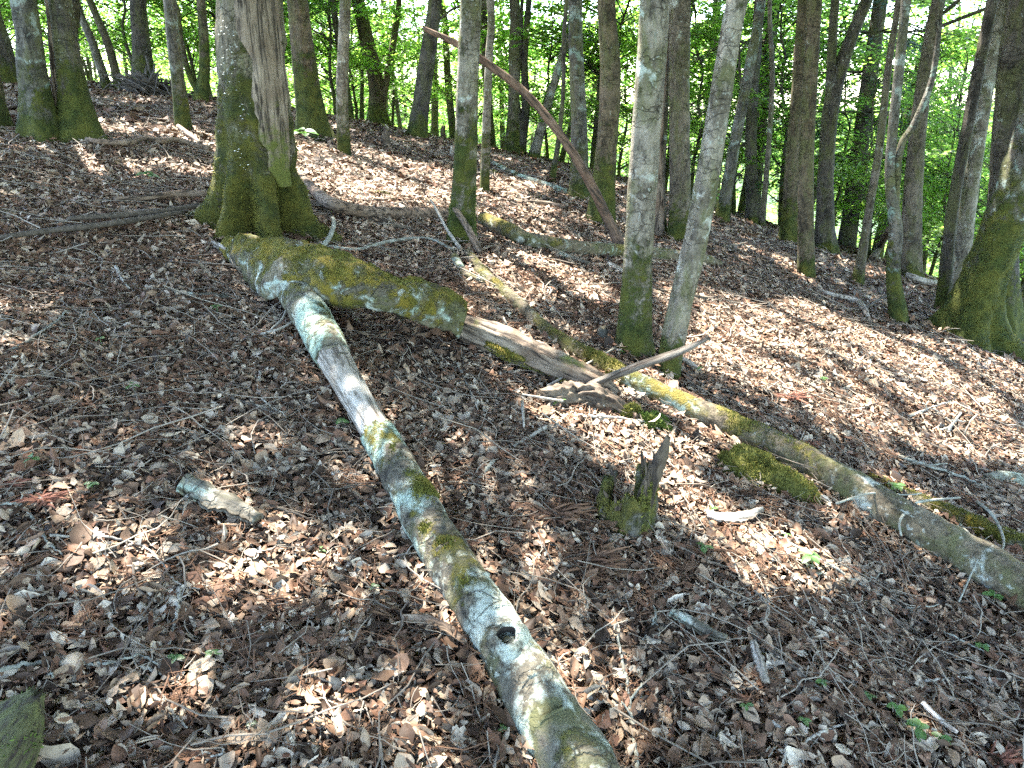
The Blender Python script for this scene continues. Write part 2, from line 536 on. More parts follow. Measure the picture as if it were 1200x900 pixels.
M['log_lichen'] = bark_mat('lichened_log_bark', (0.125, 0.110, 0.078), (0.035, 0.030, 0.022), 0.92, 1.0, moss_col=(0.11, 0.115, 0.018), lich_col=(0.44, 0.475, 0.395), stretch=1.0, speck=0.6, bump=1.0, lscale=4.6)
M['log_moss'] = bark_mat('mossy_log_bark', (0.13, 0.11, 0.07), (0.045, 0.037, 0.025), 0.62, 0.95, moss_col=(0.16, 0.15, 0.022), lich_col=(0.46, 0.48, 0.42), stretch=1.0, speck=0.3, up_moss=0.12, bump=1.0)
M['log_green'] = bark_mat('greenish_log_bark', (0.135, 0.108, 0.068), (0.042, 0.033, 0.021), 0.55, 1.0, moss_col=(0.125, 0.125, 0.03), lich_col=(0.45, 0.47, 0.41), stretch=1.0, speck=0.45, bump=0.9, lscale=5.0, cracks=0.15)
M['wood_grey'] = wood_mat('weathered_wood', (0.30, 0.26, 0.21), (0.46, 0.42, 0.36), (1, 1, 0.07), sc=55, dark=(0.10, 0.082, 0.062))
M['wood_spike'] = wood_mat('dark_splinter', (0.055, 0.040, 0.026), (0.14, 0.105, 0.07), (1, 1, 0.1), moss=0.9, sc=50, bump=1.0)
M['wood_brown'] = wood_mat('brown_dead_wood', (0.20, 0.135, 0.09), (0.28, 0.22, 0.165), (1, 1, 0.15), sc=45)
M['wood_rot'] = wood_mat('rotten_wood', (0.15, 0.105, 0.07), (0.28, 0.225, 0.165), (1, 1, 0.12), moss=1.0, sc=30, bump=1.0)
M['wood_dark'] = wood_mat('dark_dead_wood', (0.085, 0.062, 0.042), (0.20, 0.16, 0.115), (1, 1, 0.12), moss=0.4, sc=30, bump=0.9)
M['hollow'] = plain_mat('hollow', (0.012, 0.01, 0.008), (0.03, 0.024, 0.018), 60)
M['twig'] = plain_mat('dry_twig', (0.07, 0.052, 0.038), (0.32, 0.28, 0.225), 12, island=True, bump=0)
M['twig_pale'] = plain_mat('pale_twig', (0.20, 0.18, 0.145), (0.38, 0.355, 0.30), 40)
M['twig_dark'] = plain_mat('dark_stick', (0.045, 0.038, 0.03), (0.12, 0.10, 0.08), 40)
M['twig_teal'] = plain_mat('lichened_twig', (0.13, 0.125, 0.10), (0.31, 0.32, 0.27), 30)
M['needle'] = plain_mat('dry_conifer_sprig', (0.075, 0.038, 0.022), (0.17, 0.095, 0.055), 12, island=True, bump=0)
M['wood_red'] = wood_mat('reddish_dead_wood', (0.125, 0.072, 0.047), (0.20, 0.13, 0.09), (1, 1, 0.12), sc=45)
M['wood_weathered'] = wood_mat('grey_dead_branch', (0.11, 0.094, 0.075), (0.22, 0.195, 0.16), (1, 1, 0.08), sc=50, bump=1.0)
M['needle_red'] = plain_mat('red_conifer_sprig', (0.12, 0.045, 0.028), (0.21, 0.095, 0.06), 12, island=True, bump=0)
M['moss'] = plain_mat('moss', (0.04, 0.045, 0.008), (0.20, 0.19, 0.035), 14, island=True, bump=0)
M['moss_dark'] = plain_mat('green_moss', (0.035, 0.055, 0.008), (0.10, 0.15, 0.022), 14, island=True, bump=0)
M['moss_base'] = plain_mat('moss_cushion', (0.035, 0.038, 0.008), (0.125, 0.12, 0.022), 45, bump=1.0)
M['leaf'] = leaf_mat('spring_leaf', (0.075, 0.135, 0.018), (0.14, 0.19, 0.03), (0.20, 0.44, 0.06), (0.41, 0.61, 0.10), 0.64)
M['shade_canopy'] = leaf_mat('shade_canopy_leaf', (0.05, 0.085, 0.022), (0.09, 0.12, 0.03), (0.10, 0.16, 0.035), (0.20, 0.26, 0.07), 0.45)  # leaf of the unseen shading crowns, dulled to keep their shade less green
M['leaf_deep'] = leaf_mat('deep_green_leaf', (0.05, 0.11, 0.018), (0.10, 0.16, 0.028), (0.17, 0.40, 0.06), (0.34, 0.57, 0.10), 0.6)
M['leaf_conifer'] = leaf_mat('conifer_leaf', (0.016, 0.042, 0.016), (0.035, 0.075, 0.025), (0.02, 0.05, 0.015), (0.04, 0.09, 0.025), 0.25)
M['seedling'] = leaf_mat('seedling_leaf', (0.045, 0.125, 0.025), (0.09, 0.19, 0.035), (0.09, 0.25, 0.04), (0.18, 0.34, 0.06), 0.42, 0.3)
M['fungus'] = plain_mat('pale_fungus', (0.55, 0.53, 0.48), (0.72, 0.70, 0.66), 50)

# ------------------------------------------------------------------ frames of things (local Z along the trunk or log)
FRAME = {}

def root_at(name, loc, axis=(0, 0, 1)):
    o = empty(name, loc)
    q = Vector(axis).to_track_quat('Z', 'Y') if abs(axis[2]) < 0.999 else Vector((0, 0, 1)).to_track_quat('Z', 'Y')
    o.rotation_mode = 'QUATERNION'
    o.rotation_quaternion = q
    FRAME[o.name] = (np.asarray(loc, float), np.array(q.to_matrix()))
    return o

def part(name, root, V, Fc, mat, moss=None, smooth=True, kind=None):
    loc, R = FRAME[root.name]
    W = (np.asarray(V, float) - loc) @ R
    o = obj(name, mesh_data(name, W, Fc, mat, smooth, {'moss': np.zeros(len(W)) if moss is None else moss}), root)
    if kind: o['kind'] = kind
    return o

def sub_part(name, root, parent, V, Fc, mat, moss=None, smooth=True):
    o = part(name, root, V, Fc, mat, moss, smooth)
    o.parent = parent
    return o

def lone(name, V, Fc, mat, label, cat, group=None, origin=None, axis=(0, 0, 1), moss=None, smooth=True):
    """a thing that is a single mesh"""
    V = np.asarray(V, float)
    origin = V.mean(0) if origin is None else np.asarray(origin, float)
    q = Vector(axis).to_track_quat('Z', 'Y')
    R = np.array(q.to_matrix())
    o = obj(name, mesh_data(name, (V - origin) @ R, Fc, mat, smooth, {'moss': np.zeros(len(V)) if moss is None else moss}), None, origin)
    o.rotation_mode = 'QUATERNION'
    o.rotation_quaternion = q
    return tag(o, label, cat, group)

# ------------------------------------------------------------------ the forest floor
def build_ground():
    rr = np.concatenate([[0.0], np.geomspace(0.35, 60, 330), np.geomspace(63, 4500, 70)])
    na = 420
    th = np.linspace(0, 2 * np.pi, na, endpoint=False)
    R, T = np.meshgrid(rr[1:], th, indexing='ij')
    X, Y = R * np.sin(T), R * np.cos(T)
    P = np.stack([X.ravel(), Y.ravel(), np.zeros(X.size)], 1)
    bump = (0.022 * fbm(P, 2.3, 3, 3) + 0.012 * fbm(P, 9, 9, 2)) * (np.hypot(P[:, 0], P[:, 1]) < 60)
    P[:, 2] = height(P[:, 0], P[:, 1]) + bump - 0.012
    V = np.vstack([P, [[0, 0, height(0, 0)]]])
    n = len(rr) - 1
    i = np.arange(n - 1)[:, None] * na
    j = np.arange(na)[None, :]
    j2 = (j + 1) % na
    Fc = np.stack([i + j, i + na + j, i + na + j2, i + j2], -1).reshape(-1, 4)
    me = mesh_data('forest_floor', V, Fc, M['ground'])
    o = obj('forest_floor', me)
    return tag(o, 'leaf strewn forest floor falling away to the right', None, kind='structure')

ground = build_ground()

# ------------------------------------------------------------------ trees
TREES = []        # (root, path samples (x,y,z,r)) of every tree that carries part of the canopy added overhead for shade

def stem_path(px, w, top=9.0, D=None, lean_y=0.0, grow=True, start=None):
    """3-D path of a stem seen at pixels px with widths w (pixels); grows on to `top` metres above its foot"""
    if start is not None:
        b = np.asarray(start, float)
    elif D is None:
        b = hit(*px[0])
    else:
        x = (px[0][0] - 600) / F_PX * D * 1.02
        b = np.array([x, D, float(height(x, D))])
    pts = [b]
    for (u, v) in px[1:]:
        p = at_y(u, v, b[1])
        p[1] += lean_y * max(p[2] - b[2], 0)
        pts.append(p)
    rad = [px2m(wi, p) / 2 for wi, p in zip(w, pts)]
    rows = [np.r_[p, r] for p, r in zip(pts, rad)]
    if grow:
        d = rows[-1][:3] - rows[-2][:3]
        d /= np.linalg.norm(d)
        p, r = rows[-1][:3].copy(), rows[-1][3]
        h0 = p[2] - b[2]
        k = max(3, int((top - h0) / 1.2))
        for s in range(1, k + 1):
            d = d * 0.8 + np.array([0, 0, 1]) * 0.2
            d /= np.linalg.norm(d)
            p = p + d * (top - h0) / k + np.append(rng.normal(0, 0.05, 2), 0)
            rows.append(np.r_[p, max(r * (1 - 0.85 * s / k), 0.012)])
    return np.array(rows), b

def stem_mesh(rows, base_z, flare=0.5, hf=0.18, lobes=5, lobe_amp=0.5, persist=0.04, mossH=0.8, moss_top=0.0, seg=26, seed=0, sink=0.3, rough=0.07, rscale=9, step=0.05, bury=True, groove=0.0):
    rows = np.asarray(rows)
    if bury:
        rows = np.vstack([np.r_[rows[0][:3] - [0, 0, sink], rows[0][3]], rows])
    L = np.concatenate([[0], np.cumsum(np.linalg.norm(np.diff(rows[:, :3], axis=0), axis=1))])
    smooth = spline(rows, 400)
    Ls = np.concatenate([[0], np.cumsum(np.linalg.norm(np.diff(smooth[:, :3], axis=0), axis=1))])
    eye_h = EYE + 1.2 + 0.12 * abs(rows[0][1])
    s, cur = [], 0.0
    while cur < Ls[-1]:
        s.append(cur)
        z = np.interp(cur, Ls, smooth[:, 2])
        cur += step if z < eye_h else 0.45
    s = np.array(s + [Ls[-1]])
    Q = np.stack([np.interp(s, Ls, smooth[:, k]) for k in range(4)], 1)
    Q[:, 3] = np.maximum(Q[:, 3], 0.008)
    r_ = np.random.default_rng(seed + 100)
    ph = r_.uniform(0, 6.28, 6)
    h = Q[:, 2] - base_z
    def mult(k, th):
        hh = h[k]
        lob = 0.5 + 0.5 * np.cos(lobes * th + ph[0] + 0.6 * np.sin(th + ph[1]))
        lob = lob * (0.75 + 0.25 * np.cos(th + ph[2]))
        e = np.exp(-np.maximum(hh, -0.05) / hf)
        g = 1 - groove * np.exp(-np.maximum(hh, 0) / 0.34) * (1 - lob) ** 3
        return g + flare * e * ((1 - lobe_amp) + lobe_amp * 1.6 * lob) + persist * np.cos(3 * th + ph[3] + hh * 0.8) + persist * 0.7 * np.cos(5 * th + ph[4] - hh)
    V, Fc = tube(Q[:, :3], Q[:, 3], seg, mult, rough, rscale, seed)
    hv = V[:, 2] - base_z
    moss = np.clip(1.15 - hv / max(mossH, 0.01), 0, 1) + moss_top + 0.16
    moss = moss * (0.85 + 0.3 * vnoise(V, 3.0, seed + 3))
    return V, Fc, moss, Q

def tree(label, px, w, mat, top=9.0, D=None, flare=0.5, hf=0.18, lobes=5, lobe_amp=0.5, persist=0.04, mossH=0.8, moss_top=0.0, seg=26,
         limbs=(), name='tree', group=None, shade_canopy=True, cat='tree', rough=0.07, lean_y=0.0, sink=0.3, groove=0.0):
    rows, b = stem_path(px, w, top, D, lean_y)
    root = root_at(name, b)
    tag(root, label, cat, group)
    seed = len(TREES) * 7 + 1
    V, Fc, moss, Q = stem_mesh(rows, b[2], flare, hf, lobes, lobe_amp, persist, mossH, moss_top, seg, seed, sink, rough, groove=groove)
    part('trunk', root, V, Fc, M[mat], moss)
    for (lpx, lw, lgrow) in limbs:
        st = at_y(*lpx[0], b[1])
        lr, _ = stem_path(lpx, lw, top - (st[2] - b[2]), start=st, grow=lgrow)
        LV, LF, lm, LQ = stem_mesh(lr, b[2], 0, 0.1, 5, 0, 0.03, mossH, moss_top, 12, seed + 3, rough=0.06, bury=False)
        part('limb', root, LV, LF, M[mat], lm)
    TREES.append((root, Q, shade_canopy))
    return root, V, Fc, moss, Q, b

# the old trunk with the stripped flank, at the head of the fallen log
old = tree('broad old trunk, half mossy half stripped to grey wood, with spreading root feet', [(306, 268), (302, 190), (298, 110), (290, 0)], [84, 84, 80, 74], 'bark_big', 11,
           flare=0.80, hf=0.19, lobes=6, lobe_amp=0.92, persist=0.03, mossH=1.0, moss_top=0.10, seg=80, rough=0.17, name='old_tree', groove=0.6)
# three fused stems on the left
def fused(label, stems, mat, D=None, group=None, name='tree', **kw):
    rows0, b = stem_path(stems[0][0], stems[0][1], 10)
    root = root_at(name, b)
    tag(root, label, 'tree', group)
    for k, (px, w, m2) in enumerate(stems):
        rows, bb = stem_path(px, w, 10)
        rows[:, 1] += b[1] - bb[1] + (0.12 if k else 0)
        V, Fc, moss, Q = stem_mesh(rows, b[2], kw.get('flare', 0.5), kw.get('hf', 0.2), 4, 0.6, 0.06, kw.get('mossH', 0.7), 0.0, 32, 31 + k * 5, 0.4, 0.08)
        part('stem', root, V, Fc, M[m2], moss)
        if k == 0: TREES.append((root, Q, True))
    return root, b
fused('cluster of three fused trunks with a flared mossy foot on the crest', [
    ([(52, 163), (40, 90), (28, 0)], [36, 30, 26], 'bark_teal'),
    ([(78, 168), (66, 90), (52, 0)], [44, 32, 26], 'bark_dark'),
    ([(34, 140), (28, 80), (16, 0)], [24, 18, 14], 'bark_brown'),
    ([(84, 160), (70, 60), (64, 0)], [20, 14, 13], 'wood_brown')], 'bark_teal', flare=0.55, hf=0.16, mossH=0.55)
tree('thick dark trunk leaning away past the fused trunks, cut by the picture edge', [(4, 100), (-8, 50), (-22, 0)], [36, 34, 32], 'bark_dark', mossH=0.4, flare=0.4)
tree('crooked brown trunk just behind the fused trunks', [(88, 104), (84, 50), (86, 0)], [14, 11, 14], 'bark_brown', mossH=0.3, seg=16)
tree('pale slim stem leaning left, nearer the fused trunks of two', [(126, 106), (108, 50), (88, 0)], [9, 9, 8], 'bark_pale', mossH=0.2, seg=14)
tree('slim mossy stem leaning left, farther from the fused trunks of two', [(141, 107), (126, 50), (105, 0)], [9, 9, 8], 'bark_brown', mossH=0.3, seg=14)
tree('straight dark trunk rising from a heap of brushwood on the crest', [(169, 100), (165, 50), (161, 0)], [23, 20, 18], 'bark_dark', mossH=0.5, flare=0.3)
tree('straight trunk with blue green lichen bands and a mossy foot', [(216, 154), (207, 80), (199, 0)], [17, 15, 14], 'bark_teal', mossH=0.55, flare=0.25)
tree('curving mossy trunk forked at its foot beside the lichen banded trunk', [(236, 120), (240, 85), (239, 40), (236, 0)], [14, 12, 11, 10], 'bark_brown', mossH=1.2, seg=16,
     limbs=[([(236, 116), (221, 85), (212, 45), (208, 12), (202, -5)], [8, 7, 6, 6, 5], True)])
tree('stout smooth trunk with a spreading foot behind the old stripped trunk', [(369, 160), (359, 90), (349, 0)], [33, 28, 24], 'bark_brown', mossH=0.9, flare=0.55, hf=0.14, moss_top=0.1, seg=34)
tree('slim trunk, white above and mossy green below a sharp line', [(404, 184), (401, 112), (405, 0)], [15, 14, 13], 'bark_pale', mossH=0.52, moss_top=0.0, flare=0.1, seg=20)
tree('dark bent trunk leaning left on the skyline', [(442, 142), (440, 95), (430, 50), (420, 5)], [20, 18, 17, 15], 'bark_brown', mossH=0.5,
     limbs=[([(446, 138), (452, 100), (459, 60), (465, 25), (468, -5)], [9, 8, 8, 7, 6], True)])
tree('dark trunk leaning right on the skyline with feathery sprouts', [(489, 162), (497, 100), (505, 40), (510, 0)], [20, 19, 18, 16], 'bark_dark', mossH=0.4, flare=0.4,
     limbs=[([(500, 40), (516, 22), (532, 10), (553, 3)], [4, 3, 3, 2], False)])
t_mid = tree('lichen spotted trunk standing among dead branches, bright moss at its foot', [(540, 282), (545, 180), (548, 90), (552, 0)], [30, 27, 26, 25], 'bark_pale', mossH=0.75, moss_top=0.30, flare=0.35, hf=0.10, seg=34)
tree('slender pale pole right behind the lichen spotted trunk', [(568, 226), (570, 150), (573, 70), (575, 0)], [11, 10, 9, 9], 'bark_pale', mossH=0.65, seg=16, flare=0.2)
tree('thin dark wavy trunk on the skyline in open light', [(609, 180), (616, 130), (615, 70), (620, 0)], [11, 10, 8, 7], 'bark_dark', mossH=0.2, seg=14,
     limbs=[([(612, 150), (606, 110), (610, 60), (612, 0)], [6, 5, 5, 4], True)])
tree('pale leaning trunk on the skyline', [(624, 178), (640, 130), (656, 75), (668, 30)], [12, 10, 9, 8], 'bark_pale', D=13.5, mossH=0.2, seg=14)
tree('blue green lichened trunk with vivid moss foot', [(678, 234), (678, 150), (675, 70), (674, 0)], [22, 19, 17, 16], 'bark_teal', mossH=0.75, flare=0.35, seg=26)
tree('smooth dark brown trunk bowing slightly, behind the propped dead branch', [(704, 262), (711, 180), (716, 90), (711, 0)], [30, 25, 24, 21], 'bark_brown', mossH=0.6, moss_top=0.12, flare=0.3, seg=30)
tree('thin dark sapling stem left of the vivid moss foot', [(647, 212), (654, 170), (660, 110), (661, 40), (664, 0)], [6, 6, 5, 5, 5], 'bark_dark', mossH=0.4, seg=12)
tree('straight spotted trunk with moss sleeve, beside the leaning white trunk', [(742, 412), (748, 300), (757, 160), (768, 0)], [40, 34, 34, 35], 'bark_pale', mossH=0.62, moss_top=0.02, flare=0.30, hf=0.07, seg=40)
tree('pale lichened trunk leaning right over the raised dead branch', [(783, 440), (797, 360), (818, 270), (842, 130), (864, 0)], [27, 28, 28, 26, 24], 'bark_pale', mossH=0.3, moss_top=0.12, flare=0.2, hf=0.06, seg=34)
fused('split dead trunk of two grooved halves with a bare strip between', [
    ([(796, 282), (796, 200), (796, 100), (798, 0)], [26, 24, 24, 24], 'bark_grey'),
    ([(776, 278), (773, 200), (776, 100), (786, 0)], [14, 14, 16, 16], 'wood_brown'),
    ([(782, 284), (782, 220), (787, 130), (790, 60)], [14, 10, 9, 8], 'bark_grey')], 'bark_grey', flare=0.35, hf=0.12, mossH=0.45)
tree('slender green tinged trunk behind the leaning pale trunk', [(838, 250), (860, 175), (878, 80), (892, 0)], [13, 13, 12, 11], 'bark_teal', mossH=0.4, seg=18, D=9.0)
tree('dark straight conifer trunk down the slope', [(873, 258), (880, 150), (886, 60), (890, 0)], [15, 13, 12, 11], 'bark_dark', D=12.0, mossH=0.2, seg=16)
tree('thin leaning stem beside the dark conifer trunk', [(884, 262), (900, 180), (905, 90), (902, 0)], [7, 6, 6, 5], 'bark_grey', D=11.0, seg=12, mossH=0.2)
tree('smooth olive trunk leaning right, paired with a dark straight post of a trunk', [(918, 272), (928, 200), (935, 110), (942, 0)], [21, 17, 16, 14], 'bark_brown', mossH=0.7, D=9.2, seg=22)
tree('dark straight post of a trunk standing on the open slope', [(944, 324), (944, 210), (949, 100), (955, 0)], [19, 17, 16, 16], 'bark_brown', mossH=0.5, flare=0.15, seg=26)
tree('forked dark trunk with a torn red brown flank', [(959, 280), (968, 200), (977, 110), (1000, 40), (1016, 0)], [22, 18, 18, 14, 13], 'bark_dark', D=9.6, mossH=0.2,
     limbs=[([(962, 240), (970, 160), (974, 80), (979, 0)], [11, 11, 11, 10], True)])
tree('thin speckled stem leaning right on the open slope', [(1003, 322), (1018, 250), (1031, 170), (1041, 80), (1053, 0)], [11, 9, 9, 8, 7], 'bark_grey', mossH=0.2, seg=16, D=7.6)
tree('kinked mossy trunk with an elbowed limb swinging out to the right', [(1053, 378), (1047, 320), (1050, 268), (1043, 200), (1053, 90), (1062, 0)], [19, 15, 15, 11, 11, 11], 'bark_teal', mossH=0.85, flare=0.25, seg=24,
     limbs=[([(1050, 272), (1054, 180), (1072, 145), (1092, 95), (1100, 40), (1103, 0)], [6, 8, 8, 7, 6, 6], True)])
tree('pale broad trunk in light behind the kinked mossy trunk', [(1062, 310), (1070, 210), (1082, 100), (1100, 0)], [24, 20, 17, 15], 'bark_grey', D=9.0, mossH=0.25)
tree('dark slim trunk leaning right, growing beside the huge mossy foot', [(1104, 366), (1116, 250), (1138, 130), (1163, 0)], [15, 13, 13, 13], 'bark_dark', mossH=0.5, seg=20)
tree('pale grey trunk in light behind the dark slim trunk', [(1122, 330), (1135, 240), (1150, 140), (1166, 50)], [22, 18, 17, 16], 'bark_pale', D=8.8, mossH=0.2)
big_r = tree('leaning trunk with a huge flaring bright moss foot', [(1131, 398), (1152, 330), (1182, 250), (1220, 130), (1250, 0)], [58, 48, 46, 44, 40], 'bark_teal', mossH=1.5, moss_top=0.18, flare=1.0, hf=0.17, lobes=4, lobe_amp=0.7, seg=56, rough=0.12, groove=0.3)
tree('dark rough upright trunk rising behind the huge mossy foot', [(1168, 392), (1172, 300), (1178, 200), (1186, 90), (1196, 0)], [46, 36, 33, 32, 30], 'bark_dark', mossH=0.8, flare=0.4)
# unseen trees added outside the picture so that their boughs shade the ground in it
for k, (x, y) in enumerate([(-5.6, 1.6), (-3.4, 5.9), (-7.8, 7.6), (4.6, 1.5), (-2.6, -1.6), (7.2, 5.2)]):
    D_ = y
    b = np.array([x, y, float(height(x, y))])
    if k in (1, 2): continue
    rows = np.array([np.r_[b + [0.03 * s * (-1) ** k, 0.02 * s, 1.0 * s], 0.15 * (1 - 0.085 * s)] for s in range(0, 11)])
    root = root_at('tree', b)
    tag(root, 'unseen mossy grey tree added just outside the view to shade the slope', 'tree', 'shade trees around the viewpoint')
    V, Fc, moss, Q = stem_mesh(rows, b[2], 0.5, 0.2, 5, 0.5, 0.04, 0.8, 0, 20, 400 + k, step=0.12)
    part('trunk', root, V, Fc, M['bark_grey'], moss)
    TREES.append((root, Q, True))

# bare stripped flank, dark crack and fungus on the old trunk
def old_details():
    root, V, Fc, moss, Q, b = old
    P, r = Q[:, :3], Q[:, 3]
    sel = (P[:, 2] > b[2] + 0.22) & (P[:, 2] < b[2] + 2.6)
    P, r = P[sel], r[sel]
    n = len(P)
    k = 17
    th = np.linspace(-1.0, 1.0, k)
    h = (P[:, 2] - b[2])
    W = np.zeros((n, k, 3))
    lo = np.interp(h, [0.2, 0.6, 1.0, 1.5, 2.2], [0.85, 0.42, 0.10, -0.28, -0.42])
    hi = np.interp(h, [0.2, 0.6, 1.0, 1.5, 2.2], [1.25, 1.40, 1.5, 1.5, 1.5])
    jit = fbm(np.stack([h, h * 0, h * 0], 1), 9, 5, 3)
    jit2 = fbm(np.stack([h, h * 0 + 5, h * 0], 1), 9, 8, 3)
    for i in range(n):
        a = lo[i] + 0.32 * jit[i] + (th + 1) / 2 * (hi[i] + 0.14 * jit2[i] - lo[i] - 0.32 * jit[i])
        edge = 1 - np.abs(th) ** 6
        rr = r[i] * (1.02 + 0.08 * edge + 0.03 * np.exp(-h[i] / 0.25)) + 0.0
        # angle 0 faces the eye (-Y), positive turns to +X
        W[i] = P[i] + np.stack([np.sin(a) * rr, -np.cos(a) * rr, np.zeros(k)], 1)
    W = W.reshape(-1, 3)
    W += 0.012 * fbm(W * [1, 1, 0.15], 26, 4, 3)[:, None] * [0.5, -1, 0]
    i = np.arange(n - 1)[:, None] * k
    j = np.arange(k - 1)[None, :]
    Fq = np.stack([i + j, i + j + 1, i + k + j + 1, i + k + j], -1).reshape(-1, 4)
    o = part('bare_wood', root, W, Fq, M['wood_flank'], np.clip(0.9 - (W[:, 2] - b[2] - 0.2) * 1.1, 0, 1))
    o['label'] = 'stripped grey brown wood flank'
    # small shelf fungi in a streak up the mossy side
    r_ = np.random.default_rng(5)
    mb = MB()
    for q in range(100):
        hh = r_.uniform(0.35, 1.75)
        a = -0.62 + 0.22 * np.sin(hh * 2) + r_.normal(0, 0.10 + 0.1 * (np.sin(hh * 9) > 0)) + (0.35 if hh < 0.7 else 0)
        c = np.array([np.interp(hh, h, P[:, 0]), np.interp(hh, h, P[:, 1]), b[2] + hh])
        rr = np.interp(hh, h, r) * 1.03
        s = r_.uniform(0.002, 0.006)
        d = np.array([np.sin(a), -np.cos(a), 0])
        t = np.array([np.cos(a), np.sin(a), 0])
        p = c + d * rr
        V5 = np.array([p - t * s - d * s, p + d * s * 1.4 - t * s * .6, p + d * s * 1.4 + t * s * .6, p + t * s - d * s, p + np.array([0, 0, s * 0.9])])
        mb.add(V5, [[0, 1, 4], [1, 2, 4], [2, 3, 4], [3, 2, 1, 0]])
    o = part('shelf_fungi', root, np.vstack(mb.V), mb.F, M['fungus'], kind='stuff')
    # the root running out to the left
    for q, (pp, r0) in enumerate([([(275, 245), (254, 250), (238, 249), (216, 252)], 0.06), ([(285, 262), (262, 268), (250, 274)], 0.045), ([(345, 262), (362, 272), (372, 283)], 0.05)]):
        c = spline(np.array([hit(u, v, 0.02) for u, v in pp]), 26)
        TV, TF = tube(c, np.linspace(r0, 0.012, 26), 12, None, 0.2, 14, 8 + q)
        part('root', root, TV, TF, M['bark_big'], np.full(len(TV), 0.5))
M['wood_flank'] = wood_mat('stripped_flank', (0.17, 0.122, 0.084), (0.28, 0.222, 0.168), (1, 1, 0.07), moss=0.9, sc=55, bump=0.8)
old_details()

# pale and torn flank of the forked trunk, heap of brushwood
def brush_heap():
    r_ = np.random.default_rng(3)
    c = hit(178, 112)
    mb = MB()
    for q in range(150):
        a = c + np.array([r_.normal(0, 0.20), r_.normal(0, 0.16), 0])
        hgt = max(0.02, 0.24 - 0.55 * abs(a[0] - c[0])) * r_.uniform(0.05, 1)
        a[2] = height(a[0], a[1]) + hgt
        d = np.array([r_.normal(0.5, 0.5), r_.normal(0, 0.4), -0.32 + r_.normal(0, 0.12)])
        d = d / np.linalg.norm(d) * r_.uniform(0.1, 0.32)
        pts = spline(np.array([a - d, a + r_.normal(0, 0.02, 3), a + d]), 5)
        V, Fc = tube(pts, np.linspace(0.011, 0.004, 5) * r_.uniform(0.6, 1.4), 5)
        mb.add(V, Fc)
    o = mb.build('brushwood_heap', M['twig_dark'], None, c)
    tag(o, 'dark heap of tangled brushwood at the foot of the straight dark trunk', 'brushwood')
brush_heap()

# ------------------------------------------------------------------ fallen trunks and branches
LOGS = []     # (x, y, radius) footprints, so that loose leaves keep clear of them

def ground_path(px, w, lift=None, sink=0.25):
    """points of a log lying on the floor, seen at pixels px with widths w (pixels)"""
    rows = []
    for k, ((u, v), wi) in enumerate(zip(px, w)):
        r = 0.05
        lf = 0 if lift is None else lift[k]
        for _ in range(4):
            p = hit(u, v, r * (1 - sink) + lf)
            r = px2m(wi, p) / 2
        rows.append(np.r_[p, r])
    return np.array(rows)

def log_mesh(rows, n, seg, rough=0.08, rscale=10, seed=0, jag=0.0, mult=None):
    Q = spline(rows, n)
    V, Fc = tube(Q[:, :3], np.maximum(Q[:, 3], 0.003), seg, mult, rough, rscale, seed, True, jag)
    for q in Q[::2]: LOGS.append((q[0], q[1], q[3]))
    return V, Fc, Q

def up_moss(V, Q, amt, seed=0, sc=4.0):
    """more moss on the upper side"""
    d = np.linalg.norm(V[:, None, :] - Q[None, ::4, :3], axis=2)
    k = np.argmin(d, 1) * 4
    up = (V[:, 2] - Q[k, 2]) / np.maximum(Q[k, 3], 0.01)
    return np.clip(amt * (0.62 + 0.34 * up) + 0.34 * vnoise(V, sc, seed) + 0.26 * vnoise(V, sc * 3.1, seed + 1), 0, 1.4)

def lump(V, Q, ms, amp, seed=3):
    """swell the surface into uneven moss cushions where ms is high"""
    d = np.linalg.norm(V[:, None, :] - Q[None, ::4, :3], axis=2)
    k = np.argmin(d, 1) * 4
    o = V - Q[k, :3]
    o /= np.linalg.norm(o, axis=1)[:, None] + 1e-9
    n = np.maximum(fbm(V, 16, seed, 3) + 0.15, 0) + 0.5 * np.maximum(fbm(V, 45, seed + 1, 2), 0)
    return V + o * (amp * np.clip(ms, 0, 1) * n)[:, None]

def tufts(V, Fc, weight, n, size, seed, spread=0.4):
    """tiny upright moss shoots on the faces where weight is high; returns triangle arrays"""
    r_ = np.random.default_rng(seed)
    V = np.asarray(V)
    T = []
    for f in Fc:
        T.append(f[:3])
        if len(f) == 4: T.append([f[0], f[2], f[3]])
    T = np.array(T)
    a, b, c = V[T[:, 0]], V[T[:, 1]], V[T[:, 2]]
    nrm = np.cross(b - a, c - a)
    ar = np.linalg.norm(nrm, axis=1) / 2
    nrm /= (2 * ar[:, None] + 1e-12)
    w = weight[T].mean(1)
    p = ar * np.clip(w, 0, None)
    k = r_.choice(len(T), n, p=p / p.sum())
    s, t = r_.random(n), r_.random(n)
    fl = s + t > 1
    s[fl], t[fl] = 1 - s[fl], 1 - t[fl]
    P = a[k] + (b[k] - a[k]) * s[:, None] + (c[k] - a[k]) * t[:, None]
    D = nrm[k] + r_.normal(0, spread, (n, 3)) + [0, 0, 0.25]
    D /= np.linalg.norm(D, axis=1)[:, None]
    S = np.cross(D, r_.normal(0, 1, (n, 3)))
    S /= np.linalg.norm(S, axis=1)[:, None]
    hh = size * (r_.uniform(0.5, 1.4, n) * (1.15 + 0.7 * vnoise(P, 40, seed)))[:, None]
    W = np.stack([P - S * hh * 0.28 - D * hh * 0.2, P + S * hh * 0.28 - D * hh * 0.2, P + D * hh], 1).reshape(-1, 3)
    return W, np.arange(3 * n).reshape(-1, 3)

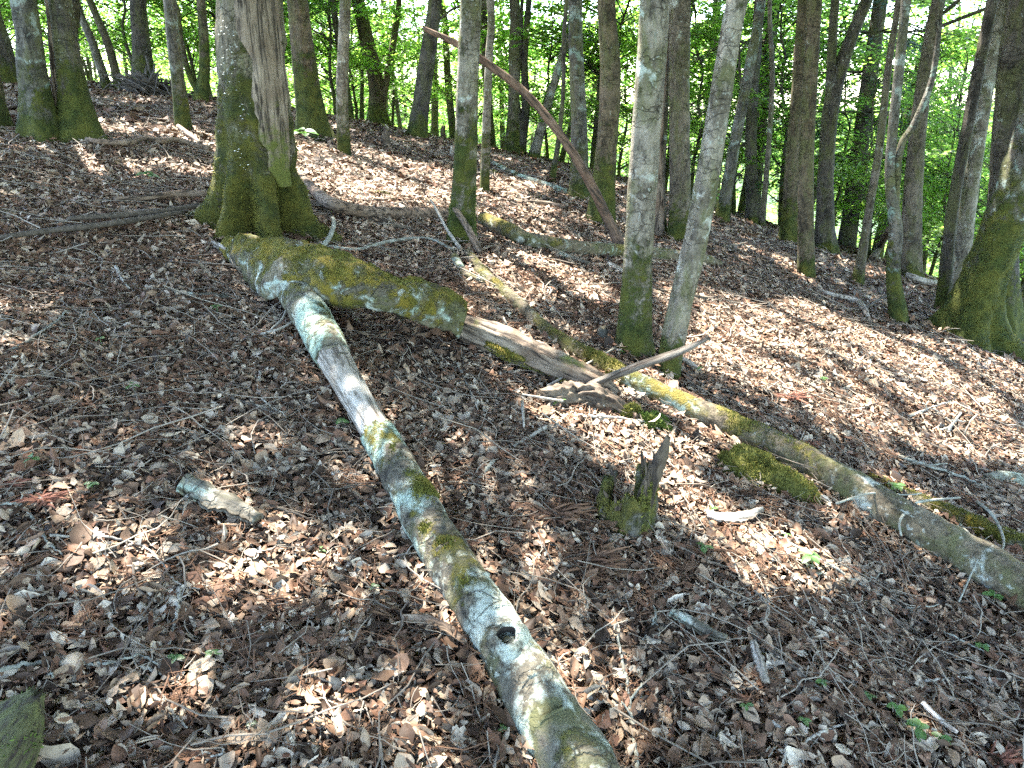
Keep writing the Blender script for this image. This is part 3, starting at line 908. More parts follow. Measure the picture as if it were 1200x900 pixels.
def moss_part(root, V, Fc, weight, n, size, seed, mat='moss', keep=None):
    W, T = tufts(V, Fc, weight, n, size, seed)
    return part('moss', root, W, T, M[mat], smooth=False, kind='stuff')

# --- the forked fallen tree in the middle: mossy butt and slim lichened limb
def forked_log():
    butt = ground_path([(268, 291), (300, 303), (345, 322), (400, 336), (450, 353), (500, 368), (537, 379)], [24, 46, 76, 78, 72, 64, 52], [0.0, 0.03, 0.05, 0.08, 0.08, 0.06, 0.05])
    limb = ground_path([(330, 316), (346, 338), (366, 372), (397, 430), (428, 484), (465, 546), (503, 618), (545, 688), (588, 754), (633, 828), (680, 905), (755, 1020)],
                       [42, 46, 45, 43, 42, 46, 53, 59, 67, 75, 83, 95], [0.09, 0.085, 0.07, 0.05, 0.03, 0.02, 0.01, 0, 0, 0, 0, 0])
    ax = limb[7, :3] - limb[2, :3]
    ax /= np.linalg.norm(ax)
    root = root_at('fallen_tree', limb[5, :3], ax)
    tag(root, 'forked fallen tree with thick mossy butt and long slim limb spotted with lichen', 'fallen tree')
    def hol(k, th):
        return 1 + 0.10 * np.cos(2 * th + k * 0.05) + 0.06 * np.cos(3 * th + 1 + k * 0.09)
    # hollow shell: bark and moss arch over a rotted-out core, its lower edge torn
    Q = spline(butt, 170)
    for q in Q[::2]: LOGS.append((q[0], q[1], q[3] * 0.8))
    T = np.gradient(Q[:, :3], axis=0)
    T /= np.linalg.norm(T, axis=1)[:, None]
    sd_ = np.cross(T, [0, 0, 1.0])
    sd_ /= np.linalg.norm(sd_, axis=1)[:, None]
    upv = np.cross(sd_, T)
    ku = np.linspace(0, 1, 170)
    nx = np.stack([ku * 14, ku * 0, ku * 0], 1)
    # sd_ points to the eye's side of the log (towards lower left) or away; both edges are torn
    lo_a = np.interp(ku, [0, 0.25, 0.42, 0.6, 0.85, 1], [2.5, 2.5, 2.1, 1.75, 1.75, 1.9]) + 0.36 * fbm(nx, 1.0, 3, 3)
    hi_a = np.interp(ku, [0, 0.3, 0.6, 1], [2.5, 2.4, 2.1, 2.0]) + 0.2 * fbm(nx, 1.0, 8, 3)
    if sd_[85, 1] > 0: lo_a, hi_a = hi_a, lo_a
    nu = 60
    lay_ = []
    for inner in (0, 1):
        ang = np.linspace(0, 1, nu)[None, :] * (lo_a + hi_a)[:, None] - hi_a[:, None]
        rr = Q[:, 3:4] * (1 + 0.10 * np.cos(2 * ang + ku[:, None] * 6) + 0.07 * np.cos(3 * ang + 1 + ku[:, None] * 11))
        P_ = Q[:, None, :3] + rr[..., None] * (np.sin(ang)[..., None] * sd_[:, None, :] + np.cos(ang)[..., None] * upv[:, None, :])
        nz = fbm(P_.reshape(-1, 3), 9, 21, 3).reshape(170, nu)
        rr = rr * (1 + 0.24 * nz) * (0.80 if inner else 1.0)
        P_ = Q[:, None, :3] + rr[..., None] * (np.sin(ang)[..., None] * sd_[:, None, :] + np.cos(ang)[..., None] * upv[:, None, :])
        lay_.append(P_.reshape(-1, 3))
    V = np.vstack(lay_)
    n1 = 170 * nu
    ii = np.arange(169)[:, None] * nu
    jj = np.arange(nu - 1)[None, :]
    fo = np.stack([ii + jj, ii + nu + jj, ii + nu + jj + 1, ii + jj + 1], -1).reshape(-1, 4)
    Fc = fo.tolist() + (fo[:, ::-1] + n1).tolist()
    for i in range(169):
        Fc.append([i * nu, n1 + i * nu, n1 + i * nu + nu, i * nu + nu])
        e = i * nu + nu - 1
        Fc.append([e, e + nu, n1 + e + nu, n1 + e])
    for i in (0, 169):
        for j in range(nu - 1):
            Fc.append([i * nu + j, i * nu + j + 1, n1 + i * nu + j + 1, n1 + i * nu + j])
    ms = up_moss(V, Q, 0.80, 4, 7)
    ms[n1:] = 0
    V = lump(V, Q, ms, 0.026)
    o = part('butt', root, V, Fc, M['log_moss'], ms)
    o['label'] = 'thick butt under yellow green moss'
    moss_part(root, V, Fc, np.clip(ms - 0.35, 0, 1) * (vnoise(V, 11, 77) > -0.25), 9000, 0.008, 5)
    # grey splintered end
    mb = MB()
    e0 = Q[3, :3]
    r_ = np.random.default_rng(11)
    d = butt[0, :3] - butt[1, :3]
    d /= np.linalg.norm(d)
    for q in range(16):
        s = e0 + r_.normal(0, 1, 3) * [0.02, 0.02, 0.022]
        L = r_.uniform(0.05, 0.17)
        pts = spline(np.array([s - d * 0.1, s + d * L * 0.5 + r_.normal(0, .006, 3), s + d * L + r_.normal(0, .012, 3)]), 5)
        tv, tf = tube(pts, [0.013, 0.013, 0.011, 0.008, 0.003], 6, None, 0.25, 30, q)
        mb.add(tv, tf)
    o = part('splinters', root, np.vstack(mb.V), mb.F, M['wood_grey'])
    o['label'] = 'grey splintered butt end'
    # limb: bark, bare stretch, bark
    Q = spline(limb, 260)
    L = np.linspace(0, 1, 260)
    u, v = project(Q[:, :3])
    i0 = int(np.argmin(abs(v - 420)))
    i1 = int(np.argmin(abs(v - 512)))
    for q in Q[::2]: LOGS.append((q[0], q[1], q[3]))
    def piece(nm, a, b, rf, mat, seg, rough, seed, jag, label, amt):
        S = Q[a:b].copy()
        S[:, 3] *= rf
        # dense rings
        S2 = np.stack([np.interp(np.linspace(0, 1, int((b - a) * 2.4)), np.linspace(0, 1, b - a), S[:, k]) for k in range(4)], 1)
        V, Fc = tube(S2[:, :3], S2[:, 3], seg, lambda k, th: 1 + 0.03 * np.cos(2 * th + k * .02), rough, 12, seed, True, jag)
        ms = up_moss(V, S2, amt, seed, 5) * np.interp(project(V)[1], [360, 430, 520, 560, 640, 700, 760, 900], [0.5, 0.4, 0.62, 0.72, 0.7, 0.55, 0.42, 0.45])
        o = part(nm, root, V, Fc, M[mat], ms)
        o['label'] = label
        return o, V, Fc, ms
    piece('limb_bark', 0, i0, 1.0, 'log_lichen', 44, 0.13, 31, 0.02, 'blue green bark sleeve next to the fork', 0.7)
    piece('bare_wood', i0 - 6, i1 + 6, 0.86, 'wood_grey', 34, 0.05, 33, 0.0, 'bare silvery stretch without bark', 0)
    lo, LV, LF, lms = piece('limb_bark', i1, 260, 1.0, 'log_lichen', 60, 0.16, 35, 0.02, 'lichen blotched bark of the long limb', 0.8)
    moss_part(root, LV, LF, np.clip(lms - 0.55, 0, 1), 4500, 0.006, 6)
    # torn bark flakes standing off the limb
    for (uu, vv, wd) in [(500, 640, 0.05), (522, 662, 0.06), (548, 700, 0.05), (512, 622, 0.035), (468, 560, 0.03), (570, 742, 0.05), (628, 812, 0.05), (655, 858, 0.06), (395, 424, 0.05), (410, 428, 0.04)]:
        k = int(np.argmin((u - uu) ** 2 + (v - vv) ** 2))
        t = Q[min(k + 1, 259), :3] - Q[k - 1, :3]
        t /= np.linalg.norm(t)
        s = np.cross(t, [0, 0, 1.0])
        s /= np.linalg.norm(s)
        nn = np.cross(s, t)
        rr = Q[k, 3]
        row = []
        for a in np.linspace(-0.5, 0.5, 7) * wd / rr + r_.uniform(-0.5, 0.3):
            base = Q[k, :3] + (s * np.sin(a) + nn * np.cos(a)) * rr * 1.03
            up = (s * np.sin(a) + nn * np.cos(a))
            ln = 0.012 * r_.uniform(0.5, 1.3)
            row += [base - t * 0.004, base - t * ln + up * 0.007 * r_.uniform(0.4, 1.3), base - t * ln * 0.9 + up * 0.002]
        V = np.array(row)
        Fc = []
        for a in range(6):
            for b in range(2):
                Fc.append([a * 3 + b, a * 3 + b + 1, a * 3 + 4 + b, a * 3 + 3 + b])
        part('bark_flake', root, V, Fc, M['log_lichen'])
    # knot with a hole
    k = int(np.argmin((u - 600) ** 2 + (v - 765) ** 2))
    c, rr = Q[k, :3], Q[k, 3]
    eye = np.array([0, 0, EYE]) - c
    t = Q[k + 1, :3] - Q[k - 1, :3]
    t /= np.linalg.norm(t)
    nn = np.array([0, 0, 1.0]) * 0.75 + eye / np.linalg.norm(eye) * 0.5 + np.cross(t, [0, 0, 1]) * 0.05
    nn -= t * t.dot(nn)
    nn /= np.linalg.norm(nn)
    cc = c + nn * rr * 0.80
    ss = np.cross(t, nn)
    th = np.linspace(0, 2 * np.pi, 26, endpoint=False)
    rings = [(0.070, -0.016), (0.054, 0.008), (0.042, 0.026), (0.032, 0.035), (0.025, 0.030), (0.021, 0.010), (0.018, -0.03)]
    V = np.vstack([cc + nn * hh + (np.cos(th)[:, None] * t * 0.95 + np.sin(th)[:, None] * ss * 0.9) * (rad * (1 + 0.09 * np.sin(3 * th + 1) + 0.05 * np.sin(5 * th + i)))[:, None] for i, (rad, hh) in enumerate(rings)])
    Fc = []
    for a in range(len(rings) - 1):
        for b in range(26):
            b2 = (b + 1) % 26
            Fc.append([a * 26 + b, a * 26 + b2, a * 26 + 26 + b2, a * 26 + 26 + b])
    kn = part('knot', root, V, Fc[:26 * 4], M['log_lichen'])
    V2 = np.vstack([V[26 * 4:], [cc - nn * 0.02]])
    F2 = [[b, (b + 1) % 26, 26 + (b + 1) % 26, 26 + b] for b in range(26)] + [[26 + b, 26 + (b + 1) % 26, 52 + (b + 1) % 26, 52 + b] for b in range(26)] + [[52 + b, 52 + (b + 1) % 26, 78] for b in range(26)]
    sub_part('knot_hole', root, kn, V2, F2, M['hollow'])
    # twigs hanging over the fork
    for pts, w in [([(305, 392), (335, 382), (360, 362), (374, 348)], 3), ([(318, 386), (333, 370), (338, 346)], 3), ([(380, 330), (384, 350), (386, 366)], 3)]:
        R = ground_path(pts, [w] * len(pts), [0.02 + 0.03 * i for i in range(len(pts))])
        S = spline(R, 14)
        V, Fc = tube(S[:, :3], S[:, 3], 6, None, 0.1, 30, 1)
        part('twig', root, V, Fc, M['twig_pale'])
    return root
forked_log()
for tr, n_, lim in ((old, 9000, 1.3), (big_r, 9000, 1.1), (t_mid, 2500, 0.35)):
    rt, V_, F_, m_, Q_, b_ = tr
    hv = V_[:, 2] - b_[2]
    moss_part(rt, V_, F_, np.clip(m_ - 0.45, 0, 1) * (hv > -0.05) * (hv < lim) * (vnoise(V_, 6, 9) > -0.3), n_, 0.009, 77, 'moss' if tr is not t_mid else 'moss_dark')

# --- rotten log below the butt, with a moss strip
def rotten_log():
    rows = ground_path([(528, 378), (570, 393), (610, 410), (660, 434), (705, 452), (722, 462)], [26, 33, 34, 31, 24, 12], [0.03, 0.03, 0.03, 0.02, 0.01, 0], 0.3)
    ax = rows[-1, :3] - rows[0, :3]
    ax /= np.linalg.norm(ax)
    root = root_at('rotten_log', rows[2, :3], ax)
    tag(root, 'rotten grey brown log of bare fibrous wood reaching on from the mossy butt', 'log')
    V, Fc, Q = log_mesh(rows, 80, 40, 0.22, 14, 41, 0.03, lambda k, th: 1 + 0.13 * np.cos(7 * th + 0.03 * k) + 0.09 * np.cos(12 * th + 1.5 * np.sin(k * .05)))
    part('heartwood', root, V, Fc, M['wood_rot'], up_moss(V, Q, 0.12, 3))
    R2 = ground_path([(572, 404), (600, 418), (640, 433), (665, 448), (692, 461)], [10, 13, 12, 9, 6], [0.05, 0.04, 0.03, 0.02, 0.02])
    V, Fc, Q = log_mesh(R2, 50, 16, 0.3, 16, 43, 0.02)
    o = part('bark_strip', root, V, Fc, M['log_moss'], up_moss(V, Q, 1.2, 3))
    o['label'] = 'peeling bark strip covered in yellow green moss'
    moss_part(root, V, Fc, np.ones(len(V)), 2600, 0.007, 9)
    R3 = ground_path([(642, 468), (680, 462), (712, 470), (738, 488)], [22, 30, 26, 12], [0.0, 0.01, 0.01, 0])
    V, Fc, Q = log_mesh(R3, 60, 40, 0.75, 22, 44, 0.05, lambda k, th: 1 + 0.16 * np.cos(9 * th + 0.05 * k))
    o = part('crumbled_end', root, V, Fc, M['wood_dark'], np.zeros(len(V)))
    o['label'] = 'crumbled dark brown end'
    # loose splinters
    r_ = np.random.default_rng(4)
    for (a, b, w) in [((642, 452), (720, 408), 3), ((590, 372), (606, 405), 2), ((612, 470), (614, 500), 4), ((660, 470), (612, 462), 3)]:
        R = ground_path([a, b], [w, w * 0.6], [0.05, 0.06])
        V, Fc = tube(spline(R[:, :3], 6), np.linspace(R[0, 3], R[1, 3], 6), 6, None, 0.1, 20)
        part('splinter', root, V, Fc, M['twig_pale'])
rotten_log()

def air_branch(name, pts, w, mat, label, cat, seed, mult=None, seg=14, n=60, moss=0.0, extra=None, rough=0.12):
    rows = np.array([np.r_[p, px2m(wi, p) / 2] for p, wi in zip(pts, w)])
    Q = spline(rows, n)
    V, Fc = tube(Q[:, :3], np.maximum(Q[:, 3], 0.003), seg, mult, rough, 16, seed, True, 0.015)
    ax = Q[-1, :3] - Q[0, :3]
    return lone(name, V, Fc, M[mat], label, cat, origin=Q[0, :3], axis=ax / np.linalg.norm(ax), moss=np.full(len(V), moss))

# raised dark dead branch
b0 = hit(688, 452, 0.05)
yb = b0[1]
air_branch('dead_branch', [b0, at_y(720, 440, yb - 0.02), at_y(757, 426, yb - 0.05), at_y(795, 413, yb - 0.08), at_y(829, 397, yb - 0.10)], [8, 10, 11, 10, 4], 'wood_weathered',
           'dark broken branch raised off the ground, pointing at the leaning pale trunk', 'branch', 51, lambda k, th: 1 + 0.22 * np.cos(2 * th) + 0.1 * np.cos(5 * th + 0.05 * k), 18)

# propped dead branch, leaning high across the lichen spotted trunk
p0 = hit(727, 290, 0.0)
yy = p0[1]
prop = [p0, at_y(690, 212, yy + 0.05), at_y(655, 156, yy + 0.1), at_y(612, 106, yy + 0.15), at_y(545, 57, yy + 0.2), at_y(497, 33, yy + 0.25)]
air_branch('dead_branch', prop, [13, 11, 10, 9, 8, 5], 'wood_red', 'long reddish dead branch propped at a slant behind the lichen spotted trunk', 'branch', 53, lambda k, th: 1 + 0.12 * np.cos(3 * th + 0.03 * k), 18, 110)

# --- long slim log running down to the right
def long_log():
    rows = ground_path([(549, 296), (566, 320), (602, 352), (650, 395), (700, 425), (760, 456), (830, 488), (900, 520), (980, 561), (1060, 610), (1130, 650), (1200, 690), (1300, 750)],
                       [10, 14, 16, 19, 23, 28, 31, 35, 40, 46, 51, 55, 63])
    ax = rows[9, :3] - rows[3, :3]
    ax /= np.linalg.norm(ax)
    root = root_at('fallen_log', rows[6, :3], ax)
    tag(root, 'long slim greenish fallen trunk running down past the moss cushion', 'fallen log')
    V, Fc, Q = log_mesh(rows, 380, 40, 0.20, 9, 61, 0.02)
    u = project(V)[0]
    ms = up_moss(V, Q, 0.62, 5, 3) * np.interp(u, [540, 640, 720, 760, 850, 950, 1010, 1100, 1200], [0.7, 1.1, 1.1, 0.5, 0.8, 0.95, 0.5, 0.55, 0.5])
    part('trunk', root, V, Fc, M['log_green'], ms)
    moss_part(root, V, Fc, np.clip(ms - 0.55, 0, 1), 5000, 0.006, 7)
    for (pts, w, lf) in [([(532, 300), (545, 320), (572, 332)], [9, 10, 9], [0.02, 0.01, 0]), ]:
        R = ground_path(pts, w, lf)
        V, Fc, Q2 = log_mesh(R, 24, 14, 0.1, 12, 63)
        part('limb', root, V, Fc, M['log_green'], np.full(len(V), 0.3))
    # twigs straggling over it
    for pts, w in [([(980, 590), (1020, 578), (1062, 580), (1080, 578)], 3), ([(1058, 602), (1072, 590), (1092, 586), (1125, 583)], 4), ([(1062, 598), (1054, 612), (1056, 628)], 4),
                   ([(1125, 615), (1138, 628), (1153, 640)], 4), ([(1150, 645), (1140, 668), (1124, 705)], 3), ([(1145, 588), (1160, 600), (1170, 615), (1176, 634), (1172, 652)], 4), ([(1000, 555), (1040, 582), (1070, 600)], 3)]:
        R = ground_path(pts, [w] * len(pts), [0.09 + 0.02 * math.sin(i * 2) for i in range(len(pts))])
        S = spline(R, 16)
        tv, tf = tube(S[:, :3], S[:, 3] * np.linspace(1, 0.6, 16), 6, None, 0.1, 30, 1)
        part('twig', root, tv, tf, M['twig_teal'])
long_log()

def simple_log(name, label, px, w, mat, seed, lift=None, amt=0.3, n=60, seg=20, rough=0.12, cat='log', sink=0.25, jag=0.02, tuft=0, tmat='moss', group=None):
    rows = ground_path(px, w, lift, sink)
    ax = rows[-1, :3] - rows[0, :3]
    V, Fc, Q = log_mesh(rows, n, seg, rough, 12, seed, jag)
    ms = up_moss(V, Q, amt, seed, 5)
    if tuft:
        root = root_at(name, rows[0, :3], ax / np.linalg.norm(ax))
        tag(root, label, cat, group)
        part('wood', root, V, Fc, M[mat], ms)
        moss_part(root, V, Fc, np.clip(ms - 0.3, 0, 1), tuft, 0.008, seed, tmat)
        return root
    return lone(name, V, Fc, M[mat], label, cat, group, origin=rows[0, :3], axis=ax / np.linalg.norm(ax), moss=ms)

simple_log('mossy_log', 'thin half buried mossy log close behind the long greenish trunk', [(1020, 562), (1065, 584), (1115, 606), (1170, 632), (1260, 672)], [14, 22, 26, 30, 34], 'log_moss', 71, amt=0.8, sink=0.9, tuft=3000)
simple_log('short_log', 'short pale grey log end lying in leaves near the huge mossy foot', [(1152, 561), (1175, 559), (1210, 566)], [10, 15, 16], 'log_lichen', 72, amt=0.0, n=24)
simple_log('curved_log', 'bowed bare log beside the old stripped trunk', [(351, 205), (368, 222), (388, 238), (430, 248), (480, 250), (536, 250)], [9, 12, 15, 14, 13, 11], 'wood_brown', 73, [0.02, 0.05, 0.06, 0.03, 0.02, 0.02], amt=0.1)
simple_log('brown_log', 'dark brown log crossing under the bowed bare log', [(358, 238), (400, 245), (440, 258), (492, 272)], [10, 11, 9, 6], 'wood_dark', 74, amt=0.1)
simple_log('lying_log', 'dark mossy log lying across the slope where the propped branch rests', [(566, 256), (600, 272), (625, 282), (680, 291), (750, 296), (820, 303), (842, 310)], [15, 18, 17, 18, 16, 13, 10], 'log_green', 75, [0.05, 0.04, 0.02, 0.01, 0.01, 0.01, 0], amt=0.55)
simple_log('far_log', 'pale far log on the slope below the skyline', [(575, 190), (610, 207), (640, 217), (662, 225)], [5, 7, 8, 8], 'log_lichen', 76, amt=0.2, n=30, seg=12)
simple_log('fallen_branch', 'pale wavy branch lying at the foot of the fused trunks', [(102, 163), (118, 166), (150, 167), (170, 162), (192, 165), (208, 164), (245, 174)], [5, 6, 7, 6, 7, 6, 7], 'wood_brown', 77, [0.04] * 7, amt=0, cat='branch', n=50, seg=12)
simple_log('fallen_branch', 'short forked pale branch piece below the lichen banded trunk', [(209, 148), (222, 158), (235, 168)], [5, 6, 5], 'wood_brown', 78, [0.06, 0.04, 0.02], amt=0, cat='branch', n=16, seg=10)
simple_log('fallen_stick', 'grey brown stick left of the old stripped trunk', [(135, 233), (170, 232), (205, 227), (246, 227)], [5, 7, 8, 7], 'wood_brown', 79, [0.035] * 4, amt=0, cat='stick', n=30, seg=10)
simple_log('fallen_stick', 'upper dark wet stick running to the old trunk root', [(80, 256), (140, 252), (190, 247), (234, 240)], [5, 7, 6, 5], 'twig_dark', 80, [0.035] * 4, cat='stick', n=30, seg=10)
simple_log('fallen_stick', 'lower dark wet stick running to the old trunk root', [(0, 278), (60, 270), (130, 262), (215, 248)], [5, 7, 7, 5], 'twig_dark', 81, [0.035] * 4, cat='stick', n=30, seg=10)
simple_log('fallen_branch', 'grey root like branch arched over leaves on the open slope', [(955, 338), (975, 345), (1003, 352), (1013, 362), (1017, 372)], [3, 5, 6, 7, 5], 'wood_grey', 82, [0.01, 0.02, 0.04, 0.03, 0.0], cat='branch', n=30, seg=10)
simple_log('fallen_branch', 'dark branch lying right of the leaning pale trunk', [(770, 340), (800, 344), (830, 350), (850, 346)], [4, 6, 6, 4], 'wood_dark', 83, cat='branch', n=24, seg=10)
simple_log('fallen_branch', 'white peeled stick behind the leaning pale trunk', [(792, 418), (806, 424), (818, 433)], [5, 7, 5], 'wood_grey', 84, [0.02] * 3, cat='branch', n=16, seg=10)
simple_log('fallen_branch', 'splintered branch stub against the moss foot of the lichen spotted trunk', [(534, 245), (545, 262), (556, 282), (562, 296)], [7, 8, 9, 8], 'wood_brown', 85, [0.20, 0.13, 0.06, 0.01], cat='branch', n=20, seg=10)
simple_log('fallen_branch', 'thin bare stick propped at the lichen spotted trunk', [(505, 234), (515, 252), (526, 272), (540, 292)], [2, 3, 4, 5], 'twig_pale', 86, [0.2, 0.13, 0.06, 0.01], cat='stick', n=20, seg=8)
simple_log('fallen_branch', 'blue green lichened branch curling up beside the old stripped trunk', [(352, 300), (368, 294), (378, 288), (386, 278), (391, 264), (390, 255)], [4, 5, 6, 6, 5, 3], 'twig_teal', 87, [0.01, 0.02, 0.03, 0.05, 0.09, 0.12], cat='branch', n=30, seg=10)
simple_log('fallen_branch', 'thin lichened branch lying between butt and lichen spotted trunk', [(380, 288), (420, 292), (455, 283), (500, 279), (530, 292)], [4, 4, 4, 3, 3], 'twig_teal', 88, [0.02] * 5, cat='branch', n=30, seg=8)
simple_log('lying_log', 'thin dark log half hidden behind the lichen spotted trunk', [(430, 246), (470, 238), (490, 236)], [3, 4, 3], 'twig_dark', 89, [0.01] * 3, cat='stick', n=16, seg=8)
simple_log('far_log', 'low dark far branch below the vivid moss foot', [(612, 236), (640, 238), (664, 244)], [3, 5, 4], 'wood_dark', 90, [0.02] * 3, cat='branch', n=16, seg=8)
simple_log('far_log', 'broken pale log at the hill edge behind the kinked mossy trunk', [(1062, 322), (1085, 330), (1110, 334), (1130, 342)], [8, 8, 6, 6], 'wood_grey', 91, [0.03] * 4, n=24, seg=10)
simple_log('leaning_pole', 'dark pole leaning steeply at the hill edge beside the kinked mossy trunk', [(1022, 305), (1030, 290), (1043, 268)], [10, 9, 8], 'wood_dark', 92, [0.0, 0.15, 0.45], cat='pole', n=20, seg=10)
simple_log('fallen_branch', 'dark twig poking from the slope before the kinked mossy trunk', [(1014, 362), (1028, 352), (1045, 344)], [3, 3, 3], 'twig_dark', 93, [0.0, 0.05, 0.1], cat='twig', n=12, seg=6)

# --- moss cushions
def cushion(label, px, wpx, hpx, seed, mat='moss', n=5000, size=0.010, rot=0.3):
    c = hit(*px, 0.0)
    a = px2m(wpx, c) / 2
    h = px2m(hpx, c)
    nu, nv = 40, 14
    th = np.linspace(0, 2 * np.pi, nu, endpoint=False)
    V = []
    for k in range(nv):
        f = k / (nv - 1) * math.pi / 2
        rr = np.cos(f) ** 0.8 * (1 + 0.18 * np.sin(3 * th + seed) + 0.1 * np.sin(5 * th + seed * 2))
        x, y = a * rr * np.cos(th), a * 0.55 * rr * np.sin(th)
        xr, yr = x * math.cos(rot) - y * math.sin(rot), x * math.sin(rot) + y * math.cos(rot)
        X, Y = c[0] + xr, c[1] + yr + a * 0.3
        V.append(np.stack([X, Y, height(X, Y) - 0.02 + h * np.sin(f) * (1 + 0.2 * np.sin(2 * th + seed))], 1))
    V = np.vstack(V)
    V[:, 2] += 0.35 * h * fbm(V, 14, seed, 3)
    Fc = []
    for k in range(nv - 1):
        for j in range(nu):
            j2 = (j + 1) % nu
            Fc.append([k * nu + j, k * nu + j2, k * nu + nu + j2, k * nu + nu + j])
    Fc.append([(nv - 1) * nu + j for j in range(nu)])
    root = root_at('moss_cushion', c)
    tag(root, label, 'moss')
    part('cushion', root, V, Fc, M['moss_base'])
    moss_part(root, V, Fc, np.ones(len(V)), n, size, seed, mat)
    LOGS.append((c[0], c[1] + a * .3, a * 0.8))
cushion('broad yellow green moss cushion tucked against the long greenish trunk', (905, 572), 125, 30, 3, 'moss', 9000, 0.009, -0.35)
cushion('bright green small moss cushion between the crumbled log and the jagged stump', (766, 503), 56, 18, 5, 'moss_dark', 4000, 0.010, -0.3)
cushion('small dark moss lump with a hollow, touching the bright green cushion', (738, 494), 36, 20, 7, 'moss', 2600, 0.009)
cushion('tiny mossy lump on the sunlit slope behind the bowed bare log', (445, 230), 22, 7, 9, 'moss', 700, 0.012)
cushion('small yellow moss lump by the pale far log', (578, 206), 16, 7, 11, 'moss', 500, 0.014)

# --- jagged stump
def stump():
    c = hit(732, 622)
    s = px2m(1, c)
    root = root_at('stump', c)
    tag(root, 'small mossy hollow stump with one tall splinter', 'stump')
    nu = 34
    a = np.linspace(math.radians(20), math.radians(310), nu) + math.pi * 0.62
    ro = 33 * s
    hp = np.interp(np.linspace(0, 1, nu), [0, .1, .17, .3, .42, .48, .6, .7, .8, .9, 1], [60, 56, 36, 33, 52, 44, 50, 70, 60, 68, 60]) * s + np.random.default_rng(2).normal(0, 6, nu) * s
    V, Fc = [], []
    r_ = np.random.default_rng(8)
    lev = 9
    for side in (1.0, 0.76):
        for k in range(lev):
            f = k / (lev - 1)
            rr = ro * side * (1.12 - 0.22 * f) * (1 + 0.09 * np.sin(4 * a + 1) + 0.08 * np.sin(13 * a) + 0.03 * r_.normal(0, 1, nu))
            X, Y = c[0] + rr * np.cos(a) + 6 * s * f, c[1] + 0.05 + rr * np.sin(a)
            V.append(np.stack([X, Y, c[2] - 0.04 + (hp + 0.04) * f], 1))
    V = np.vstack(V)
    n1 = lev * nu
    for side in (0, 1):
        for k in range(lev - 1):
            for j in range(nu - 1):
                q = [k * nu + j, k * nu + j + 1, (k + 1) * nu + j + 1, (k + 1) * nu + j]
                q = [x + side * n1 for x in q]
                Fc.append(q if side == 0 else q[::-1])
    t = (lev - 1) * nu
    for j in range(nu - 1): Fc.append([t + j, t + j + 1, n1 + t + j + 1, n1 + t + j])
    for k in range(lev - 1):
        Fc.append([k * nu, k * nu + nu, n1 + k * nu + nu, n1 + k * nu])
        Fc.append([k * nu + nu - 1, n1 + k * nu + nu - 1, n1 + k * nu + 2 * nu - 1, k * nu + 2 * nu - 1])
    V += (0.006 * fbm(V, 30, 4, 3))[:, None] * [1, 1, 0.6]
    ms = 0.75 + 0.35 * vnoise(V, 18, 3)
    part('shell', root, V, Fc, M['log_moss2'], ms)
    moss_part(root, V, Fc, np.clip(0.1 + vnoise(V, 16, 3), 0, 1), 4200, 0.007, 12, 'moss')
    y0 = c[1] + 0.02
    P = [at_y(748, 632, y0), at_y(752, 600, y0), at_y(763, 565, y0), at_y(775, 535, y0), at_y(783, 512, y0)]
    # splinters along the broken rim
    rs = np.random.default_rng(18)
    for q in range(22):
        j = int(rs.integers(1, nu - 1))
        p = (V[t + j] + V[n1 + t + j]) / 2
        dd = np.array([rs.normal(0, .25), rs.normal(0, .25), 1.0]) * rs.uniform(8, 26) * s
        sv, sf = tube(np.array([p - dd * 0.6, p, p + dd * 0.6, p + dd]), [0.008, 0.007, 0.005, 0.0012], 5, None, 0.2, 40, q)
        part('splinter', root, sv, sf, M['wood_spike'])
    Q = spline(np.array([np.r_[p, w * s / 2] for p, w in zip(P, [20, 18, 14, 11, 4])]), 40)
    V, Fc = tube(Q[:, :3], Q[:, 3], 14, lambda k, th: 1 + 0.35 * np.cos(2 * th + 0.6) + 0.1 * np.cos(6 * th), 0.15, 25, 4, True, 0.006)
    o = part('splinter', root, V, Fc, M['wood_spike'], np.clip(1.1 - (V[:, 2] - c[2]) / 0.16, 0, 1))
    o['label'] = 'tall pointed wood splinter'
    LOGS.append((c[0], c[1] + .05, ro))
M['log_moss2'] = bark_mat('stump_moss', (0.13, 0.12, 0.09), (0.05, 0.042, 0.03), 0.45, 0.95, moss_col=(0.12, 0.125, 0.03), speck=0.5, bump=1.0)
stump()

# small grey stub by the spotted trunk, dark stub on the crest
def stub(label, px, wpx, hpx, mat, seed):
    c = hit(*px)
    r = px2m(wpx, c) / 2
    h = px2m(hpx, c)
    P = np.array([c - [0, 0, 0.05], c + [0, 0, h * 0.5], c + [r * 0.3, 0, h]])
    V, Fc = tube(spline(P, 14), np.linspace(r * 1.2, r * 0.8, 14), 18, lambda k, th: 1 + 0.12 * np.cos(5 * th), 0.2, 20, seed, True, h * 0.25)
    lone('stump', V, Fc, M[mat], label, 'stump', origin=c)
stub('little grey stump left of the moss sleeved trunk', (705, 400), 13, 16, 'bark_teal', 3)
stub('dark broken stub on the crest behind the white and green trunk', (452, 170), 10, 14, 'wood_dark', 4)
stub('short post like stub on the sunlit far slope', (529, 185), 4, 12, 'wood_grey', 5)
stub('dark small stump on the far crest before thin skyline trunks', (519, 163), 6, 14, 'wood_dark', 6)

